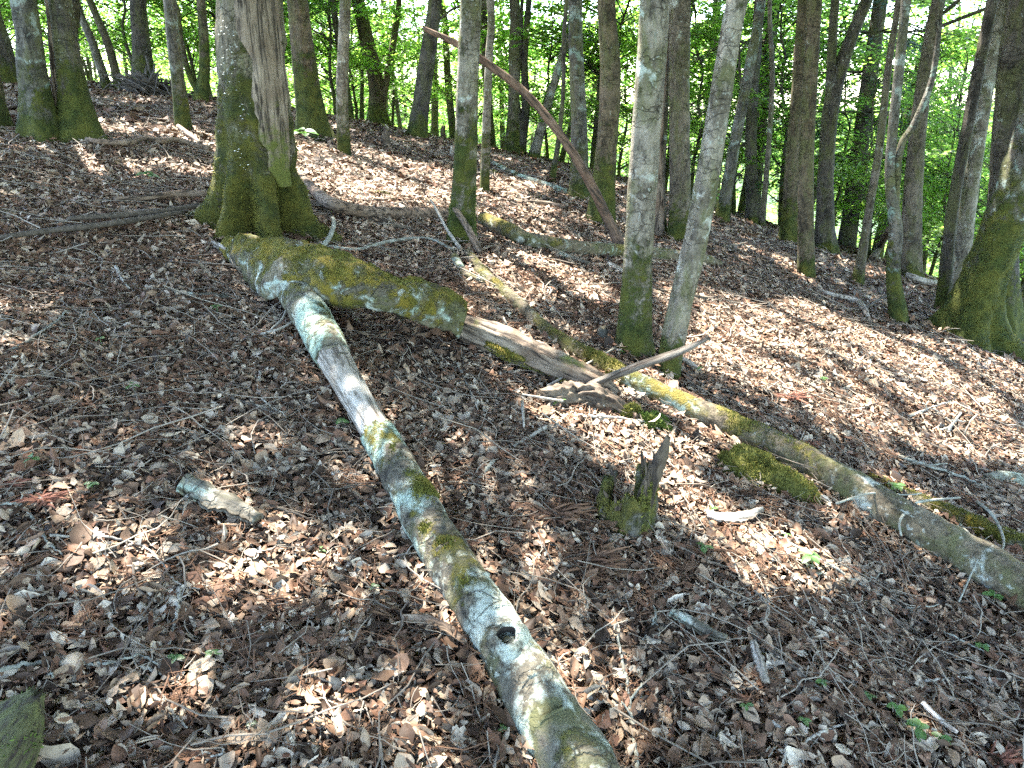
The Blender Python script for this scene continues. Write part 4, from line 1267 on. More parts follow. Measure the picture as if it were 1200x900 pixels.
# --- slabs of bark and chips of wood
def slab(name, label, px, wpx, mat, cat, thick=0.012, seed=0, lift=0.012, curve=0.3):
    """flat broken piece along the pixel path px, widths wpx"""
    rows = ground_path(px, wpx, [lift] * len(px), 1.0)
    Q = spline(rows, 24)
    T = np.gradient(Q[:, :3], axis=0)
    T /= np.linalg.norm(T, axis=1)[:, None]
    gx = height(Q[:, 0] + .05, Q[:, 1]) - height(Q[:, 0] - .05, Q[:, 1])
    gy = height(Q[:, 0], Q[:, 1] + .05) - height(Q[:, 0], Q[:, 1] - .05)
    Nn = np.stack([-gx / .1, -gy / .1, np.ones(len(Q))], 1)
    Nn /= np.linalg.norm(Nn, axis=1)[:, None]
    S = np.cross(T, Nn)
    r_ = np.random.default_rng(seed)
    k = 9
    V = []
    jl, jr = r_.uniform(0.8, 1.25, 24), r_.uniform(0.8, 1.25, 24)
    for lay in (1, 0):
        for i in range(24):
            for j in range(k):
                f = (j / (k - 1) - 0.5) * 2
                w = Q[i, 3] * (jl[i] if f < 0 else jr[i])
                V.append(Q[i, :3] + S[i] * f * w + Nn[i] * ((thick if lay else 0) * (1 - 0.5 * f * f) - curve * Q[i, 3] * f * f))
    V = np.array(V)
    V += (thick * 0.5 * fbm(V, 30, seed, 3))[:, None] * [0.3, 0.3, 1]
    Fc, n1 = [], 24 * k
    for i in range(23):
        for j in range(k - 1):
            q = [i * k + j, i * k + j + 1, i * k + k + j + 1, i * k + k + j]
            Fc.append(q[::-1])
            Fc.append([x + n1 for x in q])
        for j in (0, k - 1):
            q = [i * k + j, i * k + k + j, n1 + i * k + k + j, n1 + i * k + j]
            Fc.append(q if j == 0 else q[::-1])
    for i in (0, 23):
        for j in range(k - 1):
            q = [i * k + j, i * k + j + 1, n1 + i * k + j + 1, n1 + i * k + j]
            Fc.append(q if i == 0 else q[::-1])
    ax = T[12]
    return lone(name, V, Fc, M[mat], label, cat, axis=ax)
M['slab_bark'] = bark_mat('slab_bark', (0.15, 0.138, 0.108), (0.05, 0.044, 0.034), 0.45, 0.4, stretch=0.2, speck=0.6, bump=0.9)
M['wood_white'] = wood_mat('white_wood', (0.52, 0.47, 0.40), (0.62, 0.58, 0.52), (1, 1, 0.1), sc=40, bump=0.2, dark=(0.25, 0.2, 0.16))
slab('bark_slab', 'grey lichened slab of bark lying alone left of the long limb', [(216, 566), (240, 578), (270, 592), (302, 610)], [20, 32, 30, 15], 'slab_bark', 'bark', 0.024, 1, 0.05)
slab('bark_slab', 'small bark flake beside the grey lichened slab', [(204, 597), (218, 592), (230, 585)], [8, 10, 6], 'slab_bark', 'bark', 0.008, 2)
slab('wood_chip', 'pale lichened splinter of wood below the jagged stump', [(786, 716), (808, 728), (830, 740), (851, 749)], [9, 15, 13, 7], 'slab_bark', 'wood chip', 0.014, 3, 0.04)
slab('wood_chip', 'flat pale wood chip before the broad moss cushion', [(828, 602), (850, 606), (872, 604), (892, 598)], [9, 15, 14, 6], 'wood_grey', 'wood chip', 0.012, 4, 0.04)
slab('wood_chip', 'upright pale wood sliver low on the right below the lichened splinter', [(883, 752), (889, 772), (898, 800)], [7, 13, 10], 'wood_grey', 'wood chip', 0.01, 5, 0.04)
slab('wood_chip', 'thin white straight sliver of wood among brown leaves', [(1081, 823), (1100, 841), (1122, 859)], [6, 8, 4], 'wood_white', 'wood chip', 0.006, 6, 0.045)
slab('bark_curl', 'long curled brown bark piece beside the long limb', [(470, 728), (500, 731), (525, 742), (545, 756)], [10, 14, 13, 6], 'wood_brown', 'bark', 0.006, 7, 0.03, -0.8)
slab('bark_curl', 'rolled brown bark scrap left of the bare stretch', [(388, 556), (405, 555), (424, 557)], [8, 11, 8], 'wood_grey', 'bark', 0.01, 8, 0.02)
slab('wood_chip', 'flat grey wood chip near the foot of the bare stretch', [(400, 520), (418, 528), (432, 530)], [8, 12, 8], 'wood_dark', 'wood chip', 0.01, 9, 0.02)
slab('bark_slab', 'grey bark plate on the slope before the dark mossy log', [(654, 297), (672, 304), (690, 310)], [8, 11, 7], 'slab_bark', 'bark', 0.02, 10, 0.02)
slab('bark_slab', 'pale bark scrap close under the grey bark plate', [(712, 310), (726, 316), (735, 322)], [6, 9, 6], 'wood_grey', 'bark', 0.02, 11, 0.02)
slab('bark_slab', 'blue grey bark plate among leaves left of the butt', [(205, 347), (235, 348), (268, 349)], [7, 11, 8], 'slab_bark', 'bark', 0.02, 12, 0.01)

# mossy broken beam end at the near left corner
def corner_beam():
    rows = [hit(-75, 990, 0.05), hit(-22, 905, 0.10), hit(18, 850, 0.16), hit(44, 812, 0.20)]
    Q = spline(np.array([np.r_[p, r] for p, r in zip(rows, [0.085, 0.08, 0.055, 0.012])]), 44)
    V, Fc = tube(Q[:, :3], Q[:, 3], 26, lambda k, th: 1 + 0.3 * np.cos(2 * th + 0.9) + 0.06 * np.cos(9 * th), 0.14, 18, 91, True, 0.01)
    ax = Q[-1, :3] - Q[0, :3]
    root = root_at('broken_wood', rows[1], ax / np.linalg.norm(ax))
    tag(root, 'pointed green mossy piece of broken wood close to the viewpoint', 'broken wood')
    part('wood', root, V, Fc, M['corner'], np.full(len(V), 0.55))
    moss_part(root, V, Fc, np.clip(0.3 + vnoise(V, 20, 3), 0, 1), 2500, 0.005, 92, 'moss_dark')
    for q in Q[::2]: LOGS.append((q[0], q[1], 0.09))
M['corner'] = wood_mat('green_wood', (0.075, 0.075, 0.03), (0.11, 0.12, 0.04), (1, 1, 0.06), moss=0.8, sc=60, bump=1.0)
corner_beam()

# ------------------------------------------------------------------ single twigs one can point at
def twig(label, px, w, mat, seed=0, lift=0.02, side=(), cat='twig', name='twig', group=None):
    lf = [lift + 0.008 * math.sin(2.1 * i + seed) for i in range(len(px))]
    rows = ground_path(px, [w] * len(px), lf, 0.0)
    n = 8 * len(px)
    S = spline(rows, n)
    S[:, :3] += rng.normal(0, 0.0016, (n, 3))
    V, Fc = tube(S[:, :3], S[:, 3] * np.linspace(1.1, 0.55, n), 7, None, 0.12, 40, seed)
    mb = MB()
    mb.add(V, Fc)
    for (a, b) in side:
        R2 = ground_path([a, b], [w * 0.7, w * 0.4], [lift, lift + 0.02], 0.0)
        S2 = spline(R2, 7)
        S2[1:-1, :3] += rng.normal(0, 0.003, (5, 3))
        mb.add(*tube(S2[:, :3], S2[:, 3], 5))
    V = np.vstack(mb.V)
    lone(name, V, mb.F, M[mat], label, cat, group, origin=rows[0, :3])

for k, (lab, px, w, mat, side) in enumerate([
    ('pale straight twig standing out from leaves left of the lichened limb', [(211, 688), (208, 715), (203, 738), (197, 758)], 5, 'twig_pale', []),
    ('long grey twig lying near the pointed mossy wood', [(-10, 788), (40, 777), (90, 777), (130, 776), (165, 767)], 5, 'twig_teal', [((165, 767), (185, 778)), ((54, 777), (62, 794))]),
    ('white lichened twig rising beside the near end of the long limb', [(748, 905), (742, 860), (737, 815), (728, 770), (722, 730)], 5, 'twig_teal', [((738, 820), (752, 800)), ((740, 840), (728, 822))]),
    ('white bent twig below the pale wood slivers', [(905, 845), (918, 862), (921, 880), (914, 902)], 5, 'twig_pale', []),
    ('white forked twig right of the white bent twig', [(940, 895), (944, 872), (958, 860), (988, 848)], 4, 'twig_pale', [((946, 866), (946, 852))]),
    ('long dark twig slanting from the broad moss cushion to the right', [(905, 625), (960, 655), (1010, 685), (1060, 712), (1110, 742), (1170, 772), (1210, 790)], 3, 'twig_teal', [((1010, 685), (1035, 672)), ((1060, 712), (1100, 708))]),
    ('grey twig above the broad moss cushion ends', [(775, 460), (790, 470)], 3, 'twig_pale', []),
    ('thin grey twig stretched over the bright green small cushion', [(690, 487), (730, 490), (762, 497), (782, 512)], 3, 'twig_pale', []),
    ('short white twig standing in leaves left of the butt', [(136, 312), (142, 326), (152, 338)], 4, 'twig_pale', []),
    ('curved grey twig left of the blue green bark sleeve', [(305, 436), (303, 455), (310, 470), (335, 487)], 3, 'twig_pale', [((318, 478), (300, 474))]),
    ('dark stick near the curved grey twig', [(270, 466), (295, 474), (325, 485)], 4, 'twig_dark', []),
    ('slanted green grey twig far left among leaves', [(14, 410), (40, 394), (65, 376), (90, 355)], 3, 'twig_teal', []),
    ('thin dark twig by the grey lichened slab', [(305, 590), (340, 600), (380, 612), (425, 618)], 3, 'twig_dark', []),
    ('blue green broken twig near the red sprig', [(-5, 590), (25, 592), (40, 612), (55, 634), (72, 650)], 4, 'twig_teal', [((25, 592), (26, 578))]),
    ('long thin twig crossing below the grey lichened slab', [(60, 628), (130, 630), (175, 645), (205, 680), (235, 690)], 3, 'twig_pale', []),
    ('pale twig near the long twig by the pointed wood', [(165, 780), (190, 790), (215, 805)], 4, 'twig_pale', []),
    ('pale short twig in the near left leaves', [(180, 815), (200, 832), (218, 852)], 5, 'twig_pale', []),
    ('thin white forked twig at the near edge of the left leaves', [(235, 905), (245, 888), (262, 882), (255, 870)], 4, 'twig_pale', [((245, 888), (236, 878))]),
    ('wiry grey twig standing below the jagged stump', [(762, 700), (768, 720), (760, 740), (752, 752)], 3, 'twig_teal', [((768, 720), (772, 745))]),
    ('thin curved white twig right below the jagged stump', [(853, 648), (864, 668), (868, 690), (860, 702)], 3, 'twig_pale', []),
    ('dark thin stick between limb and jagged stump', [(578, 540), (562, 560), (548, 578)], 4, 'twig_teal', []),
    ('pale twig lying in front of the crumbled log end', [(640, 500), (620, 512), (602, 522)], 5, 'twig_pale', []),
    ('grey twig on the sunlit slope right of the leaning pale trunk', [(1065, 488), (1090, 478), (1115, 470)], 3, 'twig_pale', [((1090, 478), (1105, 485)), ((1085, 480), (1088, 470))]),
    ('white antler like twig on the sunlit slope', [(1110, 505), (1118, 494), (1126, 484)], 4, 'twig_pale', [((1118, 494), (1108, 490)), ((1120, 492), (1132, 494)), ((1114, 500), (1102, 504))]),
    ('long dark thin twig on the slope above the mossy log', [(1050, 534), (1085, 545), (1120, 556), (1165, 575)], 4, 'twig_teal', [((1085, 545), (1110, 543))]),
    ('thin twig lying across the leaves at the lower right', [(880, 745), (940, 790), (1000, 838), (1060, 890)], 3, 'twig_dark', []),
    ('pale thin twig at the right edge below the long trunk', [(1085, 798), (1130, 794), (1210, 798)], 3, 'twig_pale', []),
    ('thin upright grey stem at the lower right', [(930, 832), (925, 815), (918, 800), (905, 800)], 2, 'twig_dark', []),
    ('thin pale twig in leaves below the butt hollow', [(536, 425), (545, 445), (556, 468), (560, 480)], 3, 'twig_pale', []),
    ('short twig near the bare stretch of the limb', [(440, 416), (455, 430), (470, 446)], 2, 'twig_pale', []),
]):
    twig(lab, px, w, mat, k, 0.022, side)

# red brown conifer sprigs
def sprig(label, px, wpx, seed, mat='needle_red'):
    c = hit(*px, 0.015)
    a = px2m(wpx, c)
    r_ = np.random.default_rng(seed)
    mb = MB()
    for q in range(60):
        an = r_.normal(0.3, 0.75)
        d = np.array([math.cos(an), math.sin(an) * 0.8, r_.uniform(0.05, 0.5)]) * a * r_.uniform(0.3, 0.8) * (1 if r_.random() < 0.6 else -1)
        d[2] = abs(d[2]) * 0.8
        s = c + np.array([r_.normal(0, a * .15), r_.normal(0, a * .1), 0.0])
        pts = spline(np.array([s, s + d * 0.5 + [0, 0, a * .08], s + d]), 4)
        pts[:, 2] = np.maximum(pts[:, 2], height(pts[:, 0], pts[:, 1]) + 0.008)
        mb.add(*tube(pts, np.array([0.0035, 0.004, 0.0035, 0.001]) * (a / 0.1) ** 0.5, 4))
    o = mb.build('conifer_sprig', M[mat], None, c)
    tag(o, label, 'sprig')
sprig('dry red conifer sprig left of the grey lichened slab', (50, 588), 40, 1)
sprig('dry red sprig at the far left edge of the leaves', (6, 570), 30, 2)
sprig('rust red sprig on the sunlit slope beyond the long trunk', (928, 468), 32, 3)
sprig('small rust red sprig close behind the long trunk', (948, 522), 18, 4)
sprig('brown sprig bundle between the lichened limb and the stump', (650, 605), 50, 5, 'needle')
sprig('brown sprig bundle below the jagged stump', (690, 660), 56, 6, 'needle')
sprig('orange brown sprig at the near right corner', (1172, 892), 40, 7)

# seedlings
def leaf_blade(c, d, n, L, W, fold=0.25, seg=5):
    """oval pointed leaf: rows of 3"""
    s = np.cross(d, n)
    V, Fc = [], []
    for i in range(seg + 1):
        f = i / seg
        w = W * math.sin(math.pi * (0.04 + 0.94 * f)) ** 0.75
        m = c + d * L * f - n * L * 0.25 * f * f
        V += [m - s * w + n * w * fold, m, m + s * w + n * w * fold]
    for i in range(seg):
        for j in range(2):
            Fc.append([i * 3 + j, i * 3 + j + 1, i * 3 + 4 + j, i * 3 + 3 + j])
    return np.array(V), Fc

def seedling(label, px, size_px, nl, seed, group=None, h=0.5):
    c = hit(*px)
    s = px2m(size_px, c)
    r_ = np.random.default_rng(seed)
    root = root_at('seedling', c)
    tag(root, label, 'seedling', group)
    top = c + np.array([r_.normal(0, 0.1) * s, r_.normal(0, 0.1) * s, s * h + 0.02])
    V, Fc = tube(spline(np.array([c - [0, 0, 0.01], (c + top) / 2 + [0.03 * s, 0, 0], top]), 6), np.linspace(0.0018, 0.001, 6), 5)
    part('stem', root, V, Fc, M['seedling'])
    for q in range(nl):
        an = q * 2 * math.pi / nl + r_.uniform(-.4, .4)
        d = np.array([math.cos(an), math.sin(an), r_.uniform(-.1, .25)])
        d /= np.linalg.norm(d)
        n = np.array([r_.normal(0, .15), r_.normal(0, .15) - 0.2, 1.0])
        n -= d * d.dot(n)
        n /= np.linalg.norm(n)
        st = top - [0, 0, r_.uniform(0, .3) * s * h]
        LV, LF = leaf_blade(st, d, n, s * r_.uniform(0.42, 0.6), s * r_.uniform(0.13, 0.19))
        part('leaf', root, LV, LF, M['seedling'])
sd = [('five leaved green seedling before the broad moss cushion', (950, 668), 32, 5), ('single lobed green seedling below the jagged stump', (826, 655), 22, 3),
      ('bright seedling at the right edge under the long trunk', (1178, 702), 32, 5), ('pair leaved seedling beside the right edge seedling', (1162, 712), 22, 4),
      ('green seedling on the long greenish trunk line near the mossy log', (1046, 582), 20, 5), ('leafy seedling low on the right among brown leaves', (1072, 868), 30, 6),
      ('smaller leafy seedling just above the low right one', (1050, 846), 24, 4), ('bright round seedling by the near left leaves', (252, 780), 20, 4),
      ('pale seedling left of the bright round one', (208, 788), 20, 4), ('tiny seedling right of the knot', (588, 868), 15, 3),
      ('tiny seedling in the leaves left of the knot', (438, 700), 14, 3), ('seedling in shade by the bare stretch', (402, 505), 18, 4),
      ('seedling by the dead leaves beyond the grey slab', (160, 465), 18, 3), ('pale green seedling near the lichened slab twig', (110, 580), 18, 4),
      ('seedling with two leaves far left', (44, 552), 22, 3), ('yellow green seedling left of the old trunk', (176, 218), 26, 6),
      ('green tuft seedling at the foot of the fused trunks', (30, 150), 16, 6), ('yellow green sprout on the sunlit far slope', (552, 176), 20, 6),
      ('little green sprout before the kinked mossy trunk', (965, 452), 12, 4), ('green sprout in leaves at lower right centre', (942, 858), 16, 4),
      ('green sprout beside the dark thin twig lower right', (1016, 826), 16, 4), ('small seedling near the crumbled log', (655, 480), 16, 3),
      ('tiny seedling above the flat pale wood chip', (835, 605), 12, 3), ('seedling below the long trunk by the leaves', (920, 638), 12, 3),
      ('tiny seedling between slab and limb', (378, 655), 12, 3), ('tiny pale sapling at the foot of the stout smooth trunk', (362, 172), 34, 7), ('upright seedling right of the low leafy pair', (1098, 878), 22, 5), ('little green plant between the white sliver and the edge', (1150, 770), 20, 4), ('little green plant below the wood slivers', (870, 842), 18, 4), ('round leaved sprout near the white bent twig', (960, 812), 16, 4), ('tiny seedling among twigs at the far left', (120, 408), 14, 3),
      ('little seedling by the blue grey bark plate', (255, 370), 14, 4), ('small sprout before the propped branch', (728, 420), 10, 3),
      ('small sprout right of the leaning pale trunk', (820, 440), 12, 4), ('thin sprout at lower left beside the pale twig', (296, 862), 13, 3)]
for k, (lab, px, sz, nl) in enumerate(sd): seedling(lab, px, sz, nl, 40 + k)

# ------------------------------------------------------------------ fallen leaves
LOGA = np.array(LOGS)

def clear_of_logs(P, margin=0.0):
    ok = np.ones(len(P), bool)
    for i in range(0, len(P), 20000):
        d = np.hypot(P[i:i + 20000, 0:1] - LOGA[None, :, 0], P[i:i + 20000, 1:2] - LOGA[None, :, 1]) - LOGA[None, :, 2] * 0.75 - margin
        ok[i:i + 20000] = d.min(1) > 0
    return ok

def sheet(r0, r1, dens, a0=-50, a1=50, seed=0):
    r_ = np.random.default_rng(seed)
    area = math.radians(a1 - a0) / 2 * (r1 * r1 - r0 * r0)
    n = int(area * dens)
    r = np.sqrt(r_.uniform(r0 * r0, r1 * r1, n))
    a = np.radians(r_.uniform(a0, a1, n))
    return np.stack([r * np.sin(a), r * np.cos(a)], 1)

def leaf_batch(XY, L, W, ns, nw, seed, hmax=0.02, tilt=0.35, curl=1.0):
    """curled leaves at XY: grids of (ns+1) x (nw+1) vertices; returns V, quads"""
    r_ = np.random.default_rng(seed)
    n = len(XY)
    x, y = XY[:, 0], XY[:, 1]
    z = height(x, y) + r_.uniform(0.0, hmax, n) ** 1.0
    gx = (height(x + .06, y) - height(x - .06, y)) / .12
    gy = (height(x, y + .06) - height(x, y - .06)) / .12
    N = np.stack([-gx, -gy, np.ones(n)], 1) + r_.normal(0, tilt, (n, 3))
    N /= np.linalg.norm(N, axis=1)[:, None]
    flip = r_.random(n) < 0.5
    D = r_.normal(0, 1, (n, 3))
    D -= N * (D * N).sum(1)[:, None]
    D /= np.linalg.norm(D, axis=1)[:, None]
    S = np.cross(N, D)
    sz = np.clip(r_.lognormal(-0.06, 0.34, n), 0.35, 2.1)
    Lx = L * sz * r_.uniform(0.85, 1.15, n)
    Wx = W * sz * r_.uniform(0.7, 1.25, n)
    s = np.linspace(0, 1, ns + 1)
    w = np.linspace(-1, 1, nw + 1)
    prof = np.sin(np.pi * (0.03 + 0.94 * s ** 0.85)) ** 1.05 * 1.08
    kap = np.abs(r_.normal(0, 0.8, n)) * curl * 1.0
    kap = np.where(r_.random(n) < 0.18, kap + 1.6, kap) / Wx
    lon = r_.normal(0, 0.9, n) * curl / Lx
    skew = r_.normal(0, 0.35, n)
    yy = w[None, None, :] * Wx[:, None, None] * prof[None, :, None] * r_.uniform(0.62, 1.12, (n, ns + 1, nw + 1))
    xx = (s[None, :, None] - 0.5) * Lx[:, None, None] + 0 * yy
    ang = yy * kap[:, None, None] * (1 + skew[:, None, None] * (s[None, :, None] - .5))
    kk = np.maximum(kap[:, None, None], 1e-4)
    Y = np.sin(ang) / kk
    Z = (1 - np.cos(ang)) / kk + lon[:, None, None] * xx * xx * 0.5
    Z = Z + 0.06 * Wx[:, None, None] * r_.normal(0, 1, Z.shape)
    # keep the lowest point at the floor
    sg = np.where(flip, -1.0, 1.0)[:, None, None]
    Z = Z * sg
    P = np.stack([x, y, z], 1)[:, None, None, :] + xx[..., None] * D[:, None, None, :] + Y[..., None] * S[:, None, None, :] + (Z - np.minimum(Z.min((1, 2)), 0)[:, None, None] * 0.6)[..., None] * N[:, None, None, :]
    nv = (ns + 1) * (nw + 1)
    V = P.reshape(-1, 3)
    i = np.arange(ns)[:, None] * (nw + 1)
    j = np.arange(nw)[None, :]
    q = np.stack([i + j, i + j + 1, i + nw + 2 + j, i + nw + 1 + j], -1).reshape(-1, 4)
    Fq = (np.arange(n)[:, None, None] * nv + q[None]).reshape(-1, 4)
    return V, Fq

def join(parts):
    Vs, Fs, n = [], [], 0
    for V, Fq in parts:
        Vs.append(V)
        Fs.append(Fq + n)
        n += len(V)
    return np.vstack(Vs), np.vstack(Fs)

batches = []
for (r0, r1, dens, L, W, ns, nw, hm, sd_) in [(0.7, 2.6, 4700, 0.035, 0.0110, 5, 4, 0.030, 1), (2.6, 4.2, 3400, 0.036, 0.0112, 4, 2, 0.028, 2), (4.2, 7.0, 1900, 0.042, 0.0132, 2, 2, 0.026, 3), (7.0, 18.5, 430, 0.070, 0.023, 2, 2, 0.024, 4)]:
    XY = sheet(r0, r1, dens, -52, 52, sd_)
    XY = XY[clear_of_logs(XY)]
    batches.append(leaf_batch(XY, L, W, ns, nw, sd_ + 10, hm))
# leaves drifted against the fallen wood and the feet of the trunks
def banked():
    r_ = np.random.default_rng(88)
    XY, Zl = [], []
    for (x, y, r) in LOGS:
        if r < 0.02 or math.hypot(x, y) > 8: continue
        k = int(r_.integers(1, 4)) if r > 0.03 else 1
        for q in range(k):
            a = r_.uniform(0, 6.28)
            f = r_.uniform(0.7, 1.7)
            XY.append((x + math.cos(a) * r * f, y + math.sin(a) * r * f))
            Zl.append(r * r_.uniform(0.1, 0.7) * max(0, 1.5 - f))
    for (root, Q, _) in TREES:
        b = root.location
        if b.y < 0.5 or b.y > 11: continue
        r0 = Q[2, 3]
        for q in range(int(26 + 130 * r0)):
            a = r_.uniform(0, 6.28)
            f = r_.uniform(1.2, 2.3)
            XY.append((b.x + math.cos(a) * r0 * f, b.y + math.sin(a) * r0 * f))
            Zl.append(0.05 * r_.random() * max(0, 2.3 - f))
    XY, Zl = np.array(XY), np.array(Zl)
    V, Fq = leaf_batch(XY, 0.046, 0.0145, 4, 2, 89, 0.03, 0.45)
    V[:, 2] += np.repeat(Zl, 15)
    return V, Fq
batches.append(banked())
V, Fq = join(batches)
litter = obj('leaf_litter', mesh_data('leaf_litter', V, Fq, M['litter'], True), ground)
tag(litter, 'dry brown fallen leaves covering the forest floor', None, kind='stuff')

# leaf scraps and small bits between the leaves near the eye
XY = np.vstack([sheet(0.8, 3.2, 4200, -50, 50, 21), sheet(3.2, 6, 2200, -50, 50, 22)])
V, Fq = leaf_batch(XY, 0.017, 0.006, 2, 2, 23, 0.034, 0.6)
scraps = obj('leaf_scraps', mesh_data('leaf_scraps', V, Fq, M['litter'], True), ground)
tag(scraps, 'crumbled leaf scraps and bud scales', None, kind='stuff')

# fine twigs and dry conifer sprays
def twig_batch(XY, L, R, seed, nseg=4, hmax=0.04, bend=0.25, tilt=0.12, yaw=None):
    r_ = np.random.default_rng(seed)
    n = len(XY)
    x, y = XY[:, 0], XY[:, 1]
    gx = (height(x + .06, y) - height(x - .06, y)) / .12
    gy = (height(x, y + .06) - height(x, y - .06)) / .12
    a = r_.uniform(0, 2 * np.pi, n) if yaw is None else yaw
    D = np.stack([np.cos(a), np.sin(a), np.cos(a) * gx + np.sin(a) * gy + r_.normal(0, tilt, n)], 1)
    S = np.stack([-np.sin(a), np.cos(a), -np.sin(a) * gx + np.cos(a) * gy], 1)
    U = np.cross(D, S)
    U /= np.linalg.norm(U, axis=1)[:, None]
    Lx = L * r_.lognormal(0, 0.5, n)
    Rx = R * r_.uniform(0.6, 1.5, n)
    t = np.linspace(-0.5, 0.5, nseg + 1)
    b = r_.normal(0, bend, n)
    wob = r_.normal(0, 0.02, (n, nseg + 1))
    C = np.stack([x, y, height(x, y) + 0.008 + r_.uniform(0, hmax, n)], 1)[:, None, :] + D[:, None, :] * (Lx[:, None] * t)[..., None] + S[:, None, :] * (Lx[:, None] * (b[:, None] * t ** 2 * 2 + wob))[..., None]
    gz = height(C[..., 0], C[..., 1]) + 0.006
    C[..., 2] = np.maximum(C[..., 2], gz)
    th = np.array([0.5, 2.6, 4.7])
    taper = np.linspace(1.15, 0.55, nseg + 1)
    Vv = C[:, :, None, :] + (Rx[:, None] * taper)[:, :, None, None] * (np.cos(th)[None, None, :, None] * S[:, None, None, :] + np.sin(th)[None, None, :, None] * U[:, None, None, :])
    nv = (nseg + 1) * 3
    i = np.arange(nseg)[:, None] * 3
    j = np.arange(3)[None, :]
    j2 = (j + 1) % 3
    q = np.stack([i + j, i + j2, i + 3 + j2, i + 3 + j], -1).reshape(-1, 4)
    return Vv.reshape(-1, 3), (np.arange(n)[:, None, None] * nv + q[None]).reshape(-1, 4)

V, Fq = join([twig_batch(sheet(0.8, 4.0, 300, -50, 50, 31), 0.10, 0.0013, 32), twig_batch(sheet(0.8, 4, 56, -50, 50, 33), 0.30, 0.0022, 34, 6), twig_batch(sheet(4, 10, 52, -50, 50, 35), 0.24, 0.0030, 36)])
tw = obj('twig_litter', mesh_data('twig_litter', V, Fq, M['twig'], True), ground)
tag(tw, 'fine dry twigs strewn over the leaves', None, kind='stuff')

def needle_sprays():
    r_ = np.random.default_rng(51)
    c = sheet(0.9, 4.6, 30, -50, 50, 52)
    # more of them between limb and stump and on the right
    extra = np.array([hit(u, v)[:2] for u, v in [(640, 620), (690, 690), (700, 640), (760, 690), (840, 800), (900, 820), (960, 780), (1010, 760), (1080, 790), (1130, 840), (1000, 870), (560, 520), (800, 680), (620, 560), (1150, 860), (940, 720), (300, 700), (420, 760), (250, 640), (120, 690), (330, 820), (80, 480), (200, 470)]])
    c = np.vstack([c, np.repeat(extra, 2, 0) + r_.normal(0, 0.05, (2 * len(extra), 2))])
    XY, YW = [], []
    for p in c:
        a0 = r_.uniform(0, 6.28)
        k = r_.integers(14, 30)
        t = r_.uniform(-0.5, 0.5, k) * r_.uniform(0.1, 0.22)
        XY.append(p + np.stack([np.cos(a0) * t, np.sin(a0) * t], 1) + r_.normal(0, 0.012, (k, 2)))
        YW.append(a0 + np.where(r_.random(k) < .5, 0.5, -0.5) + r_.normal(0, .25, k))
    V, Fq = twig_batch(np.vstack(XY), 0.055, 0.0015, 53, 3, 0.035, 0.4, 0.1, np.concatenate(YW))
    o = obj('needle_litter', mesh_data('needle_litter', V, Fq, M['needle'], True), ground)
    tag(o, 'dry brown conifer sprays shed on the leaves', None, kind='stuff')
needle_sprays()

# the largest leaves, one by one
def leaf_variants():
    out = []
    r_ = np.random.default_rng(71)
    for k in range(14):
        L, W = 0.068 * r_.uniform(0.8, 1.2), 0.021 * r_.uniform(0.8, 1.25)
        kap = r_.uniform(0.1, 1.0) if k < 9 else r_.uniform(1.3, 2.2)
        ns, nw = 10, 6
        lon = r_.normal(0, 7)
        V, Fc = [], []
        for i in range(ns + 1):
            s = i / ns
            pr = math.sin(math.pi * (0.03 + 0.95 * s ** 0.8)) ** 0.75
            for j in range(nw + 1):
                w = j / nw * 2 - 1
                yv = w * W * pr
                a = yv / W * kap
                x = (s - .5) * L + abs(w) * 0.004
                z = (1 - math.cos(a)) * W / kap + lon * x * x + 0.0011 * math.cos(s * 34 - abs(w) * 5) + 0.0018 * math.sin(s * 7 + k + w * 2)
                V.append((x, math.sin(a) * W / kap, z))
        for i in range(ns):
            for j in range(nw): Fc.append([i * (nw + 1) + j, i * (nw + 1) + j + 1, (i + 1) * (nw + 1) + j + 1, (i + 1) * (nw + 1) + j])
        n0 = len(V)
        V += [(-L / 2, -0.0008, 0), (-L / 2, 0.0008, 0), (-L / 2 - 0.014, 0.002, 0.004)]
        Fc.append([n0, n0 + 1, n0 + 2])
        out.append(mesh_data('fallen_leaf', V, Fc, M['leaf_piece']))
    return out
def lobed_leaf(seed, size):
    r_ = np.random.default_rng(seed)
    n = 60
    V = [(0, 0, 0.004)]
    for ring in (0.5, 1.0):
        for i in range(n):
            a = i / n * 2 * math.pi
            lob = 0.68 + 0.32 * abs(math.cos(2.5 * a)) ** 0.8
            if abs(a - math.pi) < 0.5: lob *= 0.5
            rr = size * ring * (lob if ring == 1 else 0.6 + 0.4 * lob) * (1 + 0.06 * math.sin(17 * a))
            z = 0.30 * rr * rr / size * (0.3 + 0.9 * math.sin(2 * a + seed) + 0.5 * math.sin(3 * a + 2 * seed)) + 0.004 * math.cos(5 * a)
            V.append((rr * math.cos(a), rr * math.sin(a), z))
    Fc = [[0, 1 + i, 1 + (i + 1) % n] for i in range(n)] + [[1 + i, 1 + n + i, 1 + n + (i + 1) % n, 1 + (i + 1) % n] for i in range(n)]
    return mesh_data('lobed_leaf', V, Fc, M['pale_leaf'])

